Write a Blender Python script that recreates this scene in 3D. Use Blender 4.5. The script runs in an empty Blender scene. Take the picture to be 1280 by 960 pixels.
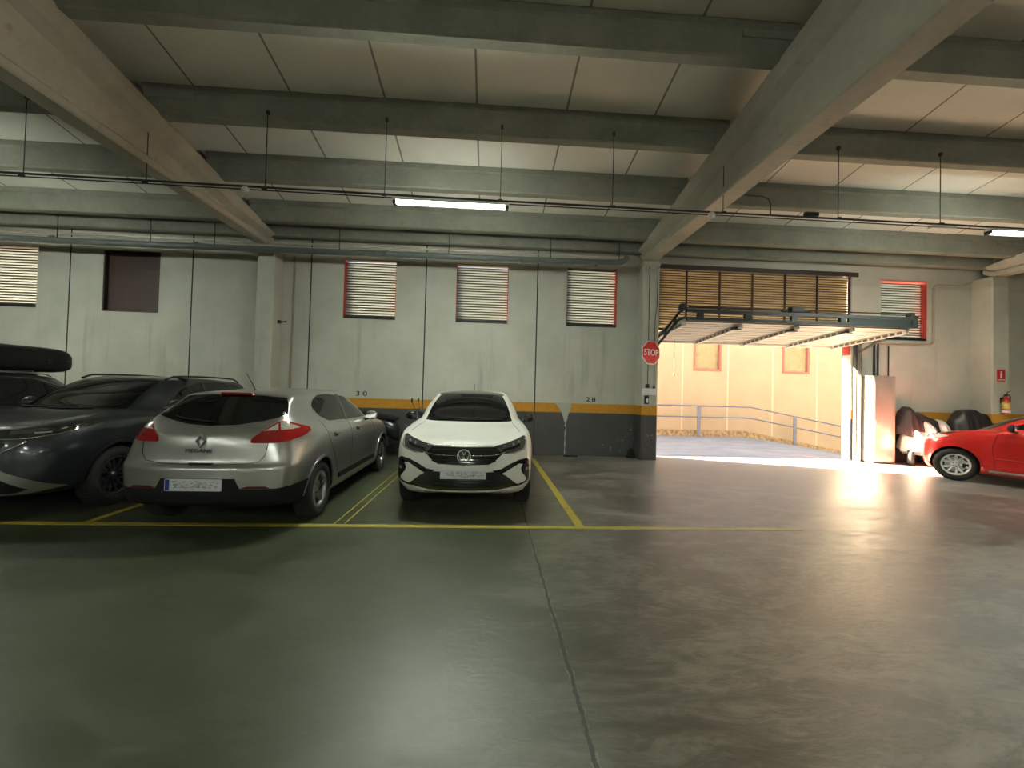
import bpy, bmesh, math, random
from mathutils import Vector, Matrix
from mathutils.bvhtree import BVHTree
from mathutils.geometry import delaunay_2d_cdt
random.seed(7)
SC = bpy.context.scene
COL = SC.collection
PI = math.pi
R = math.radians

# ------------------------------------------------------------------ helpers
def tag(o, label=None, cat=None, group=None, kind=None):
    if label: o['label'] = label
    if cat: o['category'] = cat
    if group: o['group'] = group
    if kind: o['kind'] = kind
    return o

def empty(name, loc=(0, 0, 0), rz=0, label=None, cat=None, group=None):
    o = bpy.data.objects.new(name, None)
    o.empty_display_size = .2
    COL.objects.link(o)
    o.location = loc
    o.rotation_euler = (0, 0, rz)
    return tag(o, label, cat, group)

class MB:
    def __init__(s):
        s.v = []; s.f = []; s.m = []; s.sm = []
    def add(s, verts, faces, mi=0, smooth=False, M=None):
        b = len(s.v)
        for p in verts:
            p = Vector(p)
            s.v.append(tuple(M @ p) if M is not None else tuple(p))
        for f in faces:
            s.f.append([b + i for i in f]); s.m.append(mi); s.sm.append(smooth)
    def box(s, x0, x1, y0, y1, z0, z1, mi=0, M=None, bev=0):
        if bev:
            s.rbox(x0, x1, y0, y1, z0, z1, bev, mi, M); return
        v = [(x0,y0,z0),(x1,y0,z0),(x1,y1,z0),(x0,y1,z0),(x0,y0,z1),(x1,y0,z1),(x1,y1,z1),(x0,y1,z1)]
        s.add(v, [(0,3,2,1),(4,5,6,7),(0,1,5,4),(1,2,6,5),(2,3,7,6),(3,0,4,7)], mi, False, M)
    def rbox(s, x0, x1, y0, y1, z0, z1, b, mi=0, M=None):
        bm = bmesh.new(); bmesh.ops.create_cube(bm, size=1)
        for v in bm.verts:
            v.co = ((x0+x1)/2+v.co.x*(x1-x0), (y0+y1)/2+v.co.y*(y1-y0), (z0+z1)/2+v.co.z*(z1-z0))
        bmesh.ops.bevel(bm, geom=bm.edges[:], offset=b, segments=2, affect='EDGES', profile=.6)
        bm.verts.index_update()
        s.add([v.co[:] for v in bm.verts], [[v.index for v in f.verts] for f in bm.faces], mi, False, M)
        bm.free()
    def prism(s, poly, a0, a1, axis='y', mi=0, M=None, smooth=False):
        """poly is a list of 2D points; extruded along axis from a0 to a1"""
        def mk(p, a):
            if axis == 'y': return (p[0], a, p[1])
            if axis == 'x': return (a, p[0], p[1])
            return (p[0], p[1], a)
        n = len(poly)
        v = [mk(p, a0) for p in poly] + [mk(p, a1) for p in poly]
        f = [[i, (i+1) % n, n+(i+1) % n, n+i] for i in range(n)]
        s.add(v, f, mi, smooth, M)
        s.add(v[:n], [list(range(n))[::-1]], mi, False, M)
        s.add(v[n:], [list(range(n))], mi, False, M)
    def tube(s, pts, r, seg=8, mi=0, M=None, cap=True):
        pts = [Vector(p) for p in pts]
        n = len(pts)
        rr = r if isinstance(r, (list, tuple)) else [r]*n
        rings = []; up = None
        for i, p in enumerate(pts):
            d = (pts[min(i+1, n-1)] - pts[max(i-1, 0)])
            if d.length < 1e-9: d = Vector((0, 0, 1))
            d.normalize()
            if up is None:
                up = Vector((0, 0, 1)) if abs(d.z) < .9 else Vector((1, 0, 0))
            a = d.cross(up)
            if a.length < 1e-4: a = d.cross(Vector((1, 0.3, 0)))
            a.normalize(); b = a.cross(d).normalized(); up = b
            rings.append([p + (a*math.cos(t)+b*math.sin(t))*rr[i] for t in [2*PI*k/seg for k in range(seg)]])
        v = [q for ring in rings for q in ring]
        f = []
        for i in range(n-1):
            for k in range(seg):
                f.append([i*seg+k, i*seg+(k+1) % seg, (i+1)*seg+(k+1) % seg, (i+1)*seg+k])
        s.add(v, f, mi, True, M)
        if cap:
            s.add(rings[0], [list(range(seg))[::-1]], mi, False, M)
            s.add(rings[-1], [list(range(seg))], mi, False, M)
    def lathe(s, prof, seg=32, mi=0, M=None, close=False, smooth=True):
        """prof list of (r, h) revolved about local z"""
        n = len(prof); v = []
        for k in range(seg):
            t = 2*PI*k/seg
            for r, h in prof: v.append((r*math.cos(t), r*math.sin(t), h))
        f = []
        for k in range(seg):
            k2 = (k+1) % seg
            for i in range(n if close else n-1):
                j = (i+1) % n
                f.append([k*n+i, k2*n+i, k2*n+j, k*n+j])
        s.add(v, f, mi, smooth, M)
    def build(s, name, mats, parent=None, loc=None, rz=None, weld=False):
        me = bpy.data.meshes.new(name)
        me.from_pydata(s.v, [], s.f)
        if not isinstance(mats, (list, tuple)): mats = [mats]
        for m in mats: me.materials.append(m)
        me.polygons.foreach_set('material_index', s.m)
        me.polygons.foreach_set('use_smooth', s.sm)
        bm = bmesh.new(); bm.from_mesh(me)
        if weld: bmesh.ops.remove_doubles(bm, verts=bm.verts, dist=1e-5)
        bmesh.ops.recalc_face_normals(bm, faces=bm.faces)
        bm.to_mesh(me); bm.free()
        o = bpy.data.objects.new(name, me)
        COL.objects.link(o)
        if parent: o.parent = parent
        if loc: o.location = loc
        if rz: o.rotation_euler = (0, 0, rz)
        return o

def text_mesh(body, size, mat, name, parent=None, extrude=.002, M=None, font_bold=False, spacing=1.0, xs=1.0):
    cu = bpy.data.curves.new('t', 'FONT'); cu.body = body; cu.size = size
    cu.extrude = extrude; cu.align_x = 'CENTER'; cu.align_y = 'CENTER'
    cu.space_character = spacing
    if font_bold: cu.offset = size*.018
    ob = bpy.data.objects.new('t', cu); COL.objects.link(ob)
    dg = bpy.context.evaluated_depsgraph_get(); dg.update()
    me = bpy.data.meshes.new_from_object(ob.evaluated_get(dg))
    bpy.data.objects.remove(ob)
    # text lies in local XY, facing +Z -> stand it up facing -Y
    T = Matrix(((xs, 0, 0, 0), (0, 0, -1, 0), (0, 1, 0, 0), (0, 0, 0, 1)))
    if M is not None: T = M @ T
    me.transform(T)
    me.materials.clear(); me.materials.append(mat)
    for p in me.polygons: p.material_index = 0
    me.name = name
    o = bpy.data.objects.new(name, me); COL.objects.link(o)
    if parent: o.parent = parent
    return o

# ------------------------------------------------------------------ materials
def nmat(name):
    m = bpy.data.materials.new(name); m.use_nodes = True
    nt = m.node_tree
    for n in list(nt.nodes): nt.nodes.remove(n)
    out = nt.nodes.new('ShaderNodeOutputMaterial')
    b = nt.nodes.new('ShaderNodeBsdfPrincipled')
    nt.links.new(b.outputs[0], out.inputs[0])
    return m, nt, b

class NG:
    """tiny node-graph writer"""
    def __init__(s, nt): s.nt = nt
    def n(s, t, **k):
        x = s.nt.nodes.new(t)
        for a, v in k.items(): setattr(x, a, v)
        return x
    def l(s, a, b): s.nt.links.new(a, b)
    def sock(s, x, inp):
        if isinstance(x, (int, float)): inp.default_value = x
        elif isinstance(x, (tuple, list)): inp.default_value = x
        else: s.l(x, inp)
    def math(s, op, a, b=0.0, c=None, clamp=False):
        m = s.n('ShaderNodeMath', operation=op); m.use_clamp = clamp
        s.sock(a, m.inputs[0]); s.sock(b, m.inputs[1])
        if c is not None: s.sock(c, m.inputs[2])
        return m.outputs[0]
    def pos(s):
        g = s.n('ShaderNodeNewGeometry'); x = s.n('ShaderNodeSeparateXYZ')
        s.l(g.outputs['Position'], x.inputs[0])
        return g.outputs['Position'], x.outputs[0], x.outputs[1], x.outputs[2]
    def noise(s, vec, scale, detail=4, rough=.55, stretch=None, dist=0):
        if stretch:
            mp = s.n('ShaderNodeMapping'); mp.inputs['Scale'].default_value = stretch
            s.l(vec, mp.inputs[0]); vec = mp.outputs[0]
        t = s.n('ShaderNodeTexNoise'); s.l(vec, t.inputs['Vector'])
        t.inputs['Scale'].default_value = scale; t.inputs['Detail'].default_value = detail
        t.inputs['Roughness'].default_value = rough; t.inputs['Distortion'].default_value = dist
        return t.outputs[0]
    def ramp(s, x, a, b, smooth=False):
        m = s.n('ShaderNodeMapRange'); m.clamp = True
        if smooth: m.interpolation_type = 'SMOOTHSTEP'
        s.sock(x, m.inputs[0]); m.inputs[1].default_value = a; m.inputs[2].default_value = b
        return m.outputs[0]
    def rng(s, x, a, b, c, d):
        m = s.n('ShaderNodeMapRange'); m.clamp = True
        s.sock(x, m.inputs[0])
        for i, v in enumerate((a, b, c, d)): m.inputs[i+1].default_value = v
        return m.outputs[0]
    def mix(s, f, a, b):
        m = s.n('ShaderNodeMix', data_type='RGBA')
        s.sock(f, m.inputs[0])
        for x, i in ((a, 6), (b, 7)):
            if isinstance(x, (tuple, list)): m.inputs[i].default_value = (*x[:3], 1)
            else: s.l(x, m.inputs[i])
        return m.outputs[2]
    def bump(s, h, strength, dist, b):
        m = s.n('ShaderNodeBump'); m.inputs['Strength'].default_value = strength
        m.inputs['Distance'].default_value = dist
        s.l(h, m.inputs['Height']); s.l(m.outputs[0], b.inputs['Normal'])

def simple(name, col, rough=.5, metal=0, var=.12, nscale=6, bump=0, coat=0, emis=None, spec=None, stretch=None):
    m, nt, b = nmat(name); g = NG(nt)
    tc = g.n('ShaderNodeTexCoord')
    nz = g.noise(tc.outputs['Object'], nscale, 4, .6, stretch)
    c0 = tuple(max(0, c*(1-var)) for c in col); c1 = tuple(min(1, c*(1+var)) for c in col)
    g.l(g.mix(g.ramp(nz, .3, .7), c0, c1), b.inputs['Base Color'])
    b.inputs['Roughness'].default_value = rough; b.inputs['Metallic'].default_value = metal
    if spec is not None: b.inputs['Specular IOR Level'].default_value = spec
    if coat:
        b.inputs['Coat Weight'].default_value = coat; b.inputs['Coat Roughness'].default_value = .04
    if bump: g.bump(g.noise(tc.outputs['Object'], nscale*6, 5, .6, stretch), bump, .01, b)
    if emis:
        b.inputs['Emission Color'].default_value = (*emis[0], 1); b.inputs['Emission Strength'].default_value = emis[1]
    return m

def concrete(name, c0, c1, rough=.85, scale=1.2, stain=None, bump=.25, streak=0):
    m, nt, b = nmat(name); g = NG(nt)
    P, X, Y, Z = g.pos()
    n1 = g.noise(P, scale, 6, .62); n2 = g.noise(P, scale*9, 5, .6)
    f = g.math('ADD', g.math('MULTIPLY', n1, .7), g.math('MULTIPLY', n2, .3))
    c = g.mix(g.ramp(f, .36, .64), c0, c1)
    if streak:
        st = g.ramp(g.noise(P, 1.0, 5, .7, (2.2, 2.2, .16)), .56, .74)
        c = g.mix(g.math('MULTIPLY', st, streak), c, tuple(v*.45 for v in c0))
    if stain:
        s2 = g.ramp(g.noise(P, scale*2.3, 8, .75), .60, .72)
        c = g.mix(g.math('MULTIPLY', s2, stain), c, tuple(v*.4 for v in c0))
    g.l(c, b.inputs['Base Color']); b.inputs['Roughness'].default_value = rough
    b.inputs['Specular IOR Level'].default_value = .3
    g.bump(n2, bump, .02, b)
    return m

M = {}
M['purlin'] = concrete('concrete_purlin', (.20,.20,.165), (.27,.27,.225), scale=1.5, stain=.25)
M['girder'] = concrete('concrete_girder', (.36,.335,.275), (.46,.43,.36), scale=1.1, stain=.45)
M['dark'] = simple('black_plastic', (.012,.012,.013), .45)
M['slat_edge'] = simple('slat_edge', (.075,.07,.06), .7)  # slat lips coloured dark for the shade on their room side
M['rubber'] = simple('tyre_rubber', (.018,.018,.018), .8, bump=.1, nscale=20)
M['gloss_black'] = simple('gloss_black', (.006,.006,.007), .12, coat=.5, var=.02)
M['mat_black'] = simple('matt_black', (.012,.012,.013), .6, spec=.3)
M['cavity'] = simple('wheel_well', (.006,.006,.006), .95)
M['chrome'] = simple('chrome', (.75,.75,.76), .12, 1, var=.02)
M['badge'] = simple('badge_silver', (.72,.72,.72), .3, .4, var=.02)
M['alloy'] = simple('alloy', (.42,.42,.42), .32, .9, var=.06)
M['alloy_bright'] = simple('alloy_bright', (.75,.75,.74), .35, .6, var=.06)
M['alloy_dark'] = simple('alloy_dark', (.10,.10,.11), .35, .8, var=.06)
M['steel'] = simple('galvanised_steel', (.48,.48,.46), .4, .8, bump=.05)
M['pvc'] = simple('grey_pvc', (.13,.145,.14), .35, 0, bump=.02)
M['pale_pipe'] = simple('pale_steel_pipe', (.55,.54,.48), .3, .6)
M['conduit'] = simple('dark_conduit', (.018,.018,.018), .55)
M['white_paint'] = simple('white_enamel', (.72,.72,.69), .4, bump=.03)
M['plate'] = simple('plate_white', (.66,.68,.72), .35, var=.05)
M['blue'] = simple('plate_blue', (.02,.05,.30), .4)
M['smudge'] = simple('plate_smudge', (.36,.38,.43), .5, var=.3, nscale=30)
M['red'] = simple('sign_red', (.55,.02,.02), .4)
M['red_frame'] = simple('red_frame', (.50,.045,.03), .5)
M['white'] = simple('sign_white', (.8,.8,.78), .5)
M['black'] = simple('ink_black', (.015,.015,.015), .6)
M['gate_dark'] = simple('gate_steel_dark', (.035,.042,.042), .45, .3, bump=.05)
M['louv_brown'] = simple('louver_brown', (.28,.235,.16), .95, 0, spec=.0)
M['brown_dark'] = simple('brown_frame', (.035,.018,.013), .5)
M['brown_board'] = simple('brown_shutter', (.040,.014,.010), .55)
M['glass'] = simple('car_glass', (.005,.006,.006), .03, var=.02, spec=.45)
M['lamp_clear'] = simple('lamp_clear', (.10,.10,.10), .10, .35, coat=.8, var=.2, nscale=40)
M['lamp_smoke'] = simple('lamp_smoke', (.025,.025,.027), .06, .1, coat=.8)
M['led'] = simple('lamp_reflector', (.75,.75,.72), .15, .7)
M['lamp_red'] = simple('lamp_red', (.32,.006,.008), .12, coat=.8, var=.25, nscale=30)
M['lamp_red_dim'] = simple('lamp_red_dim', (.09,.006,.006), .3)
M['lamp_white'] = simple('lamp_white', (.55,.52,.46), .15, .2, coat=.6, var=.2, nscale=30)
M['cable'] = simple('cable_black', (.02,.02,.02), .6)
def carpaint(name, col, metal, rough, flake=.1, coat=.8):
    m, nt, b = nmat(name); g = NG(nt)
    tc = g.n('ShaderNodeTexCoord')
    n1 = g.noise(tc.outputs['Object'], 900, 2, .5)
    n2 = g.noise(tc.outputs['Object'], 2.5, 5, .6)
    c = g.mix(g.ramp(n1, .35, .65), tuple(v*(1-flake) for v in col), tuple(min(1, v*(1+flake)) for v in col))
    c = g.mix(g.math('MULTIPLY', g.ramp(n2, .5, .8), .12), c, (.25,.24,.21))
    g.l(c, b.inputs['Base Color']); b.inputs['Metallic'].default_value = metal
    b.inputs['Roughness'].default_value = max(rough+.04, .31)
    b.inputs['Coat Weight'].default_value = coat; b.inputs['Coat Roughness'].default_value = .05
    return m
M['p_white'] = carpaint('paint_white', (.80,.80,.76), 0, .35, .02, .35)
M['p_silver'] = carpaint('paint_silver', (.44,.44,.43), .82, .27, .12, .6)
M['p_grey'] = carpaint('paint_dark_grey', (.026,.031,.038), .4, .3, .15, .8)
M['p_black'] = carpaint('paint_black', (.012,.012,.014), .1, .25, .05, .8)
M['p_red'] = carpaint('paint_red', (.55,.012,.010), .25, .25, .08, 1.0)

# ------------------------------------------------------------------ car building
def crom(p0, p1, p2, p3, t):
    t2 = t*t; t3 = t2*t
    return [0.5*((2*b) + (-a+c)*t + (2*a-5*b+4*c-d)*t2 + (-a+3*b-3*c+d)*t3) for a, b, c, d in zip(p0, p1, p2, p3)]

def hermite1(vals, i, t):
    """monotone-ish cubic through vals (list of tuples) with limited tangents"""
    n = len(vals)
    def tan(k):
        if k == 0: return [b-a for a, b in zip(vals[0], vals[1])]
        if k == n-1: return [b-a for a, b in zip(vals[n-2], vals[n-1])]
        o = []
        for a, b, c in zip(vals[k-1], vals[k], vals[k+1]):
            d0, d1 = b-a, c-b
            if d0*d1 <= 0: o.append(0.0)
            else: 
                h = 2*d0*d1/(d0+d1); o.append(.5*h+.5*max(min((d0+d1)/2, 2.2*min(abs(d0), abs(d1))), -2.2*min(abs(d0), abs(d1))))
        return o
    m0, m1 = tan(i), tan(i+1)
    t2, t3 = t*t, t*t*t
    return [(2*t3-3*t2+1)*a + (t3-2*t2+t)*ma + (-2*t3+3*t2)*b + (t3-t2)*mb
            for a, ma, b, mb in zip(vals[i], m0, vals[i+1], m1)]

def sample(vals, u):
    n = len(vals); u = min(max(u, 0), n-1-1e-9); i = int(u)
    return hermite1(vals, i, u-i)

class Shell:
    """car surface: rings (bottom to top) of stations (front centre to rear centre), half of a mirrored car"""
    def __init__(s, rings): s.G = rings; s.nr = len(rings); s.ns = len(rings[0]); s.cache = {}
    def S(s, st, r):
        mir = False
        if st < 0: st = -st; mir = True
        if st > s.ns-1: st = 2*(s.ns-1)-st; mir = True
        # mirrored end tangents: extend rows through the centre line
        key = round(st, 5)
        if key not in s.cache:
            col = []
            for row in s.G:
                ext = [(-row[1][0],)+tuple(row[1][1:])] + list(row) + [(-row[-2][0],)+tuple(row[-2][1:])]
                col.append(tuple(sample(ext, st+1)))
            s.cache[key] = col
        p = sample(s.cache[key], r)
        return Vector((-p[0] if mir else p[0], p[1], p[2]))
    def mesh(s, name, du=7, dv=7):
        us = [i/du for i in range((s.ns-1)*du+1)]; vs = [j/dv for j in range((s.nr-1)*dv+1)]
        NU = len(us); full = 2*NU-2
        v = []; f = []
        for r in vs:
            row = [s.S(u, r) for u in us]
            row[0].x = 0; row[-1].x = 0
            v += row + [Vector((-p.x, p.y, p.z)) for p in row[-2:0:-1]]
        for j in range(len(vs)-1):
            for i in range(full):
                k = (i+1) % full
                f.append([j*full+i, j*full+k, (j+1)*full+k, (j+1)*full+i])
        # floor pan
        for i in range(NU-1):
            a, b = i, i+1
            c, d = (full-i) % full, (full-i-1) % full
            if i == 0: f.append([a, d, b])
            elif i == NU-2: f.append([b, a, c])
            else: f.append([b, a, c, d])
        me = bpy.data.meshes.new(name); me.from_pydata([tuple(p) for p in v], [], f)
        bm = bmesh.new(); bm.from_mesh(me)
        bmesh.ops.remove_doubles(bm, verts=bm.verts, dist=1e-4)
        bmesh.ops.dissolve_degenerate(bm, edges=bm.edges, dist=1e-5)
        bmesh.ops.recalc_face_normals(bm, faces=bm.faces)
        for fc in bm.faces: fc.smooth = True
        bm.to_mesh(me)
        s.bvh = BVHTree.FromBMesh(bm); bm.free()
        return me

def densify(poly, step, closed=True):
    out = []; n = len(poly)
    for i in range(n if closed else n-1):
        a, b = Vector(poly[i]), Vector(poly[(i+1) % n])
        k = max(1, int(math.ceil((b-a).length/step)))
        for j in range(k): out.append(a+(b-a)*(j/k))
    if not closed: out.append(Vector(poly[-1]))
    return out

def rounded(poly, rad, k=4):
    out = []; n = len(poly)
    for i in range(n):
        p0, p, p1 = Vector(poly[i-1]), Vector(poly[i]), Vector(poly[(i+1) % n])
        r = min(rad, (p0-p).length*.45, (p1-p).length*.45)
        a = p+(p0-p).normalized()*r; b = p+(p1-p).normalized()*r
        for j in range(k+1):
            t = j/k; out.append((1-t)**2*a+2*t*(1-t)*p+t*t*b)
    return out

def grid_fill(poly, step):
    """triangulated 2D polygon with interior points"""
    pts = [Vector(p) for p in poly]; n = len(pts)
    xs = [p.x for p in pts]; ys = [p.y for p in pts]
    def inside(q):
        c = False; j = n-1
        for i in range(n):
            a, b = pts[i], pts[j]
            if (a.y > q.y) != (b.y > q.y) and q.x < (b.x-a.x)*(q.y-a.y)/(b.y-a.y)+a.x: c = not c
            j = i
        return c
    def near(q):
        m = 1e9
        for i in range(n):
            a, b = pts[i], pts[(i+1) % n]; ab = b-a
            t = max(0, min(1, (q-a).dot(ab)/max(ab.length_squared, 1e-12)))
            m = min(m, (a+ab*t-q).length)
        return m
    allp = list(pts)
    y = min(ys)+step*.5; k = 0
    while y < max(ys):
        x = min(xs)+step*(.5 if k % 2 else .99)
        while x < max(xs):
            q = Vector((x, y))
            if inside(q) and near(q) > step*.35: allp.append(q)
            x += step
        y += step*.87; k += 1
    v, e, f, *_ = delaunay_2d_cdt(allp, [(i, (i+1) % n) for i in range(n)], [list(range(n))], 1, 1e-6)
    return v, [list(x) for x in f]

class Car:
    def __init__(s, shell, paint, root, wheels, wr, ww, arch_r, axles, trackx):
        s.sh = shell; s.root = root; s.paint = paint
        s.me = shell.mesh('body')
        s.bvh = shell.bvh
        s.axles = axles; s.trackx = trackx; s.arch_r = arch_r; s.wr = wr
    def make_body(s, zc=None):
        zc = zc or s.wr
        body = bpy.data.objects.new('body', s.me); COL.objects.link(body)
        s.me.materials.clear(); s.me.materials.append(s.paint); s.me.materials.append(M['cavity'])
        cut = MB()
        for ya in s.axles:
            for sg in (-1, 1):
                T = Matrix.Translation((sg*(s.trackx-.14), ya, zc)) @ Matrix.Rotation(sg*PI/2, 4, 'Y')
                cut.lathe([(0, -.10), (s.arch_r, -.10), (s.arch_r, .60), (0, .60)], 56, 0, T, smooth=False)
        co = cut.build('cut', [M['cavity']], weld=True)
        mod = body.modifiers.new('b', 'BOOLEAN'); mod.operation = 'DIFFERENCE'; mod.object = co; mod.solver = 'EXACT'
        dg = bpy.context.evaluated_depsgraph_get(); dg.update()
        me = bpy.data.meshes.new_from_object(body.evaluated_get(dg))
        body.modifiers.clear()
        body.data = me
        bpy.data.objects.remove(co)
        me.materials.clear(); me.materials.append(s.paint); me.materials.append(M['cavity'])
        for p in me.polygons:
            c = p.center; p.material_index = 0
            for ya in s.axles:
                d = math.hypot(c.y-ya, c.z-zc)
                if d < s.arch_r+.004 and abs(c.x) < s.trackx+.3:
                    if d < s.arch_r-.004 and abs(abs(c.x)-(s.trackx-.24)) > .01: continue
                    nr = Vector((0, c.y-ya, c.z-zc)).normalized()
                    if abs(p.normal.dot(nr)) > .8 or abs(abs(c.x)-(s.trackx-.24)) < .01:
                        p.material_index = 1; p.use_smooth = False
            if p.normal.z < -.9 and c.z < .45: p.material_index = 1
        body.parent = s.root; s.body = body
        return body
    def proj(s, mode, a, b):
        """2D (a,b) -> surface point and normal"""
        if mode == 'front': o, d = Vector((a, -2, b)), Vector((0, 1, 0))
        elif mode == 'rear': o, d = Vector((a, 8, b)), Vector((0, -1, 0))
        elif mode == 'left': o, d = Vector((-3, a, b)), Vector((1, 0, 0))
        elif mode == 'right': o, d = Vector((3, a, b)), Vector((-1, 0, 0))
        elif mode == 'top': o, d = Vector((a, b, 4)), Vector((0, 0, -1))
        else:
            p = s.sh.S(a, b); e = .01
            n = (s.sh.S(a+e, b)-s.sh.S(a-e, b)).cross(s.sh.S(a, b+e)-s.sh.S(a, b-e))
            q = s.bvh.find_nearest(p)
            nn = q[1] if q[1] is not None else n
            return p, nn
        h = s.bvh.ray_cast(o, d)
        if h[0] is None:
            q = s.bvh.find_nearest(o+d*3 if mode != 'top' else o+d*3)
            # nearest along a column: pull towards the silhouette
            best = None
            for k in range(5, 80):
                w = o+d*(k*.1)
                r_ = s.bvh.find_nearest(w)
                if best is None or r_[3] < best[3]: best = r_
            return best[0], best[1]
        return h[0], h[1]
    def patch(s, name, mode, poly, mat, parent=None, off=.004, depth=.012, step=.045, rad=0, rise=0):
        if rad: poly = rounded(poly, rad)
        if mode == 'param':
            step_ = step
        poly = densify(poly, step)
        v2, fs = grid_fill(poly, step)
        top = []; bot = []
        for q in v2:
            p, n = s.proj(mode, q.x, q.y)
            if n.dot(p-Vector((0, p.y, .7))) < 0 and abs(n.x) > .5: n = -n
            top.append(p+n*(off+rise)); bot.append(p-n*depth)
        nv = len(top); f = [list(x) for x in fs] + [[i+nv for i in reversed(x)] for x in fs]
        cnt = {}
        for x in fs:
            for i in range(len(x)):
                e = (x[i], x[(i+1) % len(x)]); cnt[e] = cnt.get(e, 0)+1
        side = []
        for (a, b) in cnt:
            if (b, a) not in cnt: side.append([b, a, a+nv, b+nv])
        mb = MB()
        mb.add(top+bot, f, 0, True); mb.add([], [], 0)
        b0 = len(mb.v)
        # separate rim vertices so the edge stays crisp
        for e in side:
            vv = [(top+bot)[i] for i in e]
            mb.add(vv, [[0, 1, 2, 3]], 0, False)
        o = mb.build(name, mat, parent or s.root)
        return o
    def line(s, name, mode, pts, mat, r=.004, parent=None, off=0, step=.03, closed=False):
        ps = densify(pts, step, closed)
        if closed: ps.append(ps[0])
        out = []
        for q in ps:
            p, n = s.proj(mode, q.x, q.y); out.append(p+n*off)
        mb = MB(); mb.tube(out, r, 6); return mb.build(name, mat, parent or s.root)
    def seams(s, lines, r=.0035, mat=None):
        mb = MB()
        for mode, pts in lines:
            out = []
            for q in densify(pts, .03, False):
                p, n = s.proj(mode, q.x, q.y); out.append(p-n*r*.2)
            mb.tube(out, r, 5)
        return mb.build('panel_seam', mat or M['cavity'], s.root)

_wheel_cache = {}
def make_wheel(kind, wr, ww, rim_mat):
    """meshes in local space: axle along +X (outer face at +x)"""
    key = (kind, wr, ww, rim_mat.name)
    if key in _wheel_cache: return _wheel_cache[key]
    rr = wr*.66
    T = Matrix.Rotation(PI/2, 4, 'Y')
    t = MB(); h = ww/2
    prof = [(rr, -h*.75), (rr+.01, -h*.92), (rr+(wr-rr)*.5, -h*1.0), (wr*.955, -h*.90), (wr*.99, -h*.72), (wr, -h*.3), (wr, h*.3),
            (wr*.99, h*.72), (wr*.955, h*.90), (rr+(wr-rr)*.5, h*1.0), (rr+.01, h*.92), (rr, h*.75)]
    t.lathe(prof, 48, 0, T, close=True)
    for k in range(40):        # tread blocks
        a = 2*PI*k/40
        B = T @ Matrix.Rotation(a, 4, 'Z')
        for z0, z1 in ((-h*.7, -h*.12), (h*.12, h*.7)):
            t.box(wr-.004, wr+.003, -.016, .016, z0, z1, 0, B)
    rim = MB()
    rim.lathe([(rr+.003, h*.80), (rr-.006, h*.86), (rr-.022, h*.80), (rr-.03, h*.5), (rr-.034, -h*.7), (rr+.002, -h*.7)], 48, 0, T)
    rim.lathe([(.0, h*.58), (.028, h*.58), (.034, h*.50), (.058, h*.46), (.066, h*.30), (.066, 0), (0, 0)], 24, 0, T)
    def spoke(a, w0, w1, tw=0, mi=0):
        B = T @ Matrix.Rotation(a, 4, 'Z')
        r0, r1 = .05, rr-.018
        n = 6; v = []
        for i in range(n+1):
            u = i/n; r_ = r0+(r1-r0)*u; w = (w0+(w1-w0)*u)/2
            sh = tw*u*u
            hz = h*(.50+.26*u*u); th = .03
            for (yy, zz) in ((-w, hz-th), (-w*.72, hz), (w*.72, hz), (w, hz-th)):
                v.append((r_, yy+sh, zz))
        f = []
        for i in range(n):
            for k in range(4):
                f.append([i*4+k, i*4+(k+1) % 4, (i+1)*4+(k+1) % 4, (i+1)*4+k])
        rim.add(v, f, mi, False, B)
    if kind == 'five':
        for k in range(5): spoke(PI/2+2*PI*k/5, .075, .062)
    elif kind == 'double':
        for k in range(5):
            for d in (-.17, .17): spoke(PI/2+2*PI*k/5+d, .038, .036, 0)
    elif kind == 'turbine':
        for k in range(12): spoke(2*PI*k/12, .022, .045, .045)
    elif kind == 'split':
        for k in range(5):
            spoke(PI/2+2*PI*k/5+.14, .03, .05, .03); spoke(PI/2+2*PI*k/5-.14, .03, .05, -.03)
    for k in range(5):
        a = 2*PI*k/5+.3
        rim.lathe([(0, h*.53), (.008, h*.53), (.009, h*.44)], 8, 1, T @ Matrix.Translation((.045*math.cos(a), .045*math.sin(a), 0)))
    disc = MB()
    disc.lathe([(0, h*.05), (rr*.74, h*.05), (rr*.74, -h*.1), (0, -h*.1)], 36, 0, T, smooth=False)
    disc.lathe([(rr-.03, -h*.5), (0, -h*.55)], 36, 1, T, smooth=False)
    disc.box(-.03, .05, rr*.45, rr*.85, -.05, .06, 1, T)
    _wheel_cache[key] = (t, rim, disc)
    return _wheel_cache[key]

def place_wheels(car, kind, ww, rim_mat, steer=0):
    t, rim, disc = make_wheel(kind, car.wr, ww, rim_mat)
    protos = None
    for ia, ya in enumerate(car.axles):
        for sg in (-1, 1):
            if protos is None:
                a = t.build('tyre', M['rubber'], car.root)
                b = rim.build('wheel_rim', [rim_mat, M['dark']], a)
                c = disc.build('brake_disc', [M['steel'], M['cavity']], a)
                protos = (a, b, c); tr = a
            else:
                a = protos[0].copy(); COL.objects.link(a); a.parent = car.root
                for q in protos[1:]:
                    d = q.copy(); COL.objects.link(d); d.parent = a
                tr = a
            tr.location = (sg*(car.trackx-ww/2), ya, car.wr)
            st = steer if ia == 0 else 0
            tr.rotation_euler = (0.35*ia, 0, st+(0 if sg > 0 else PI))

def mirror_x(poly): return [(-x, y) for x, y in poly][::-1]

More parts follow.
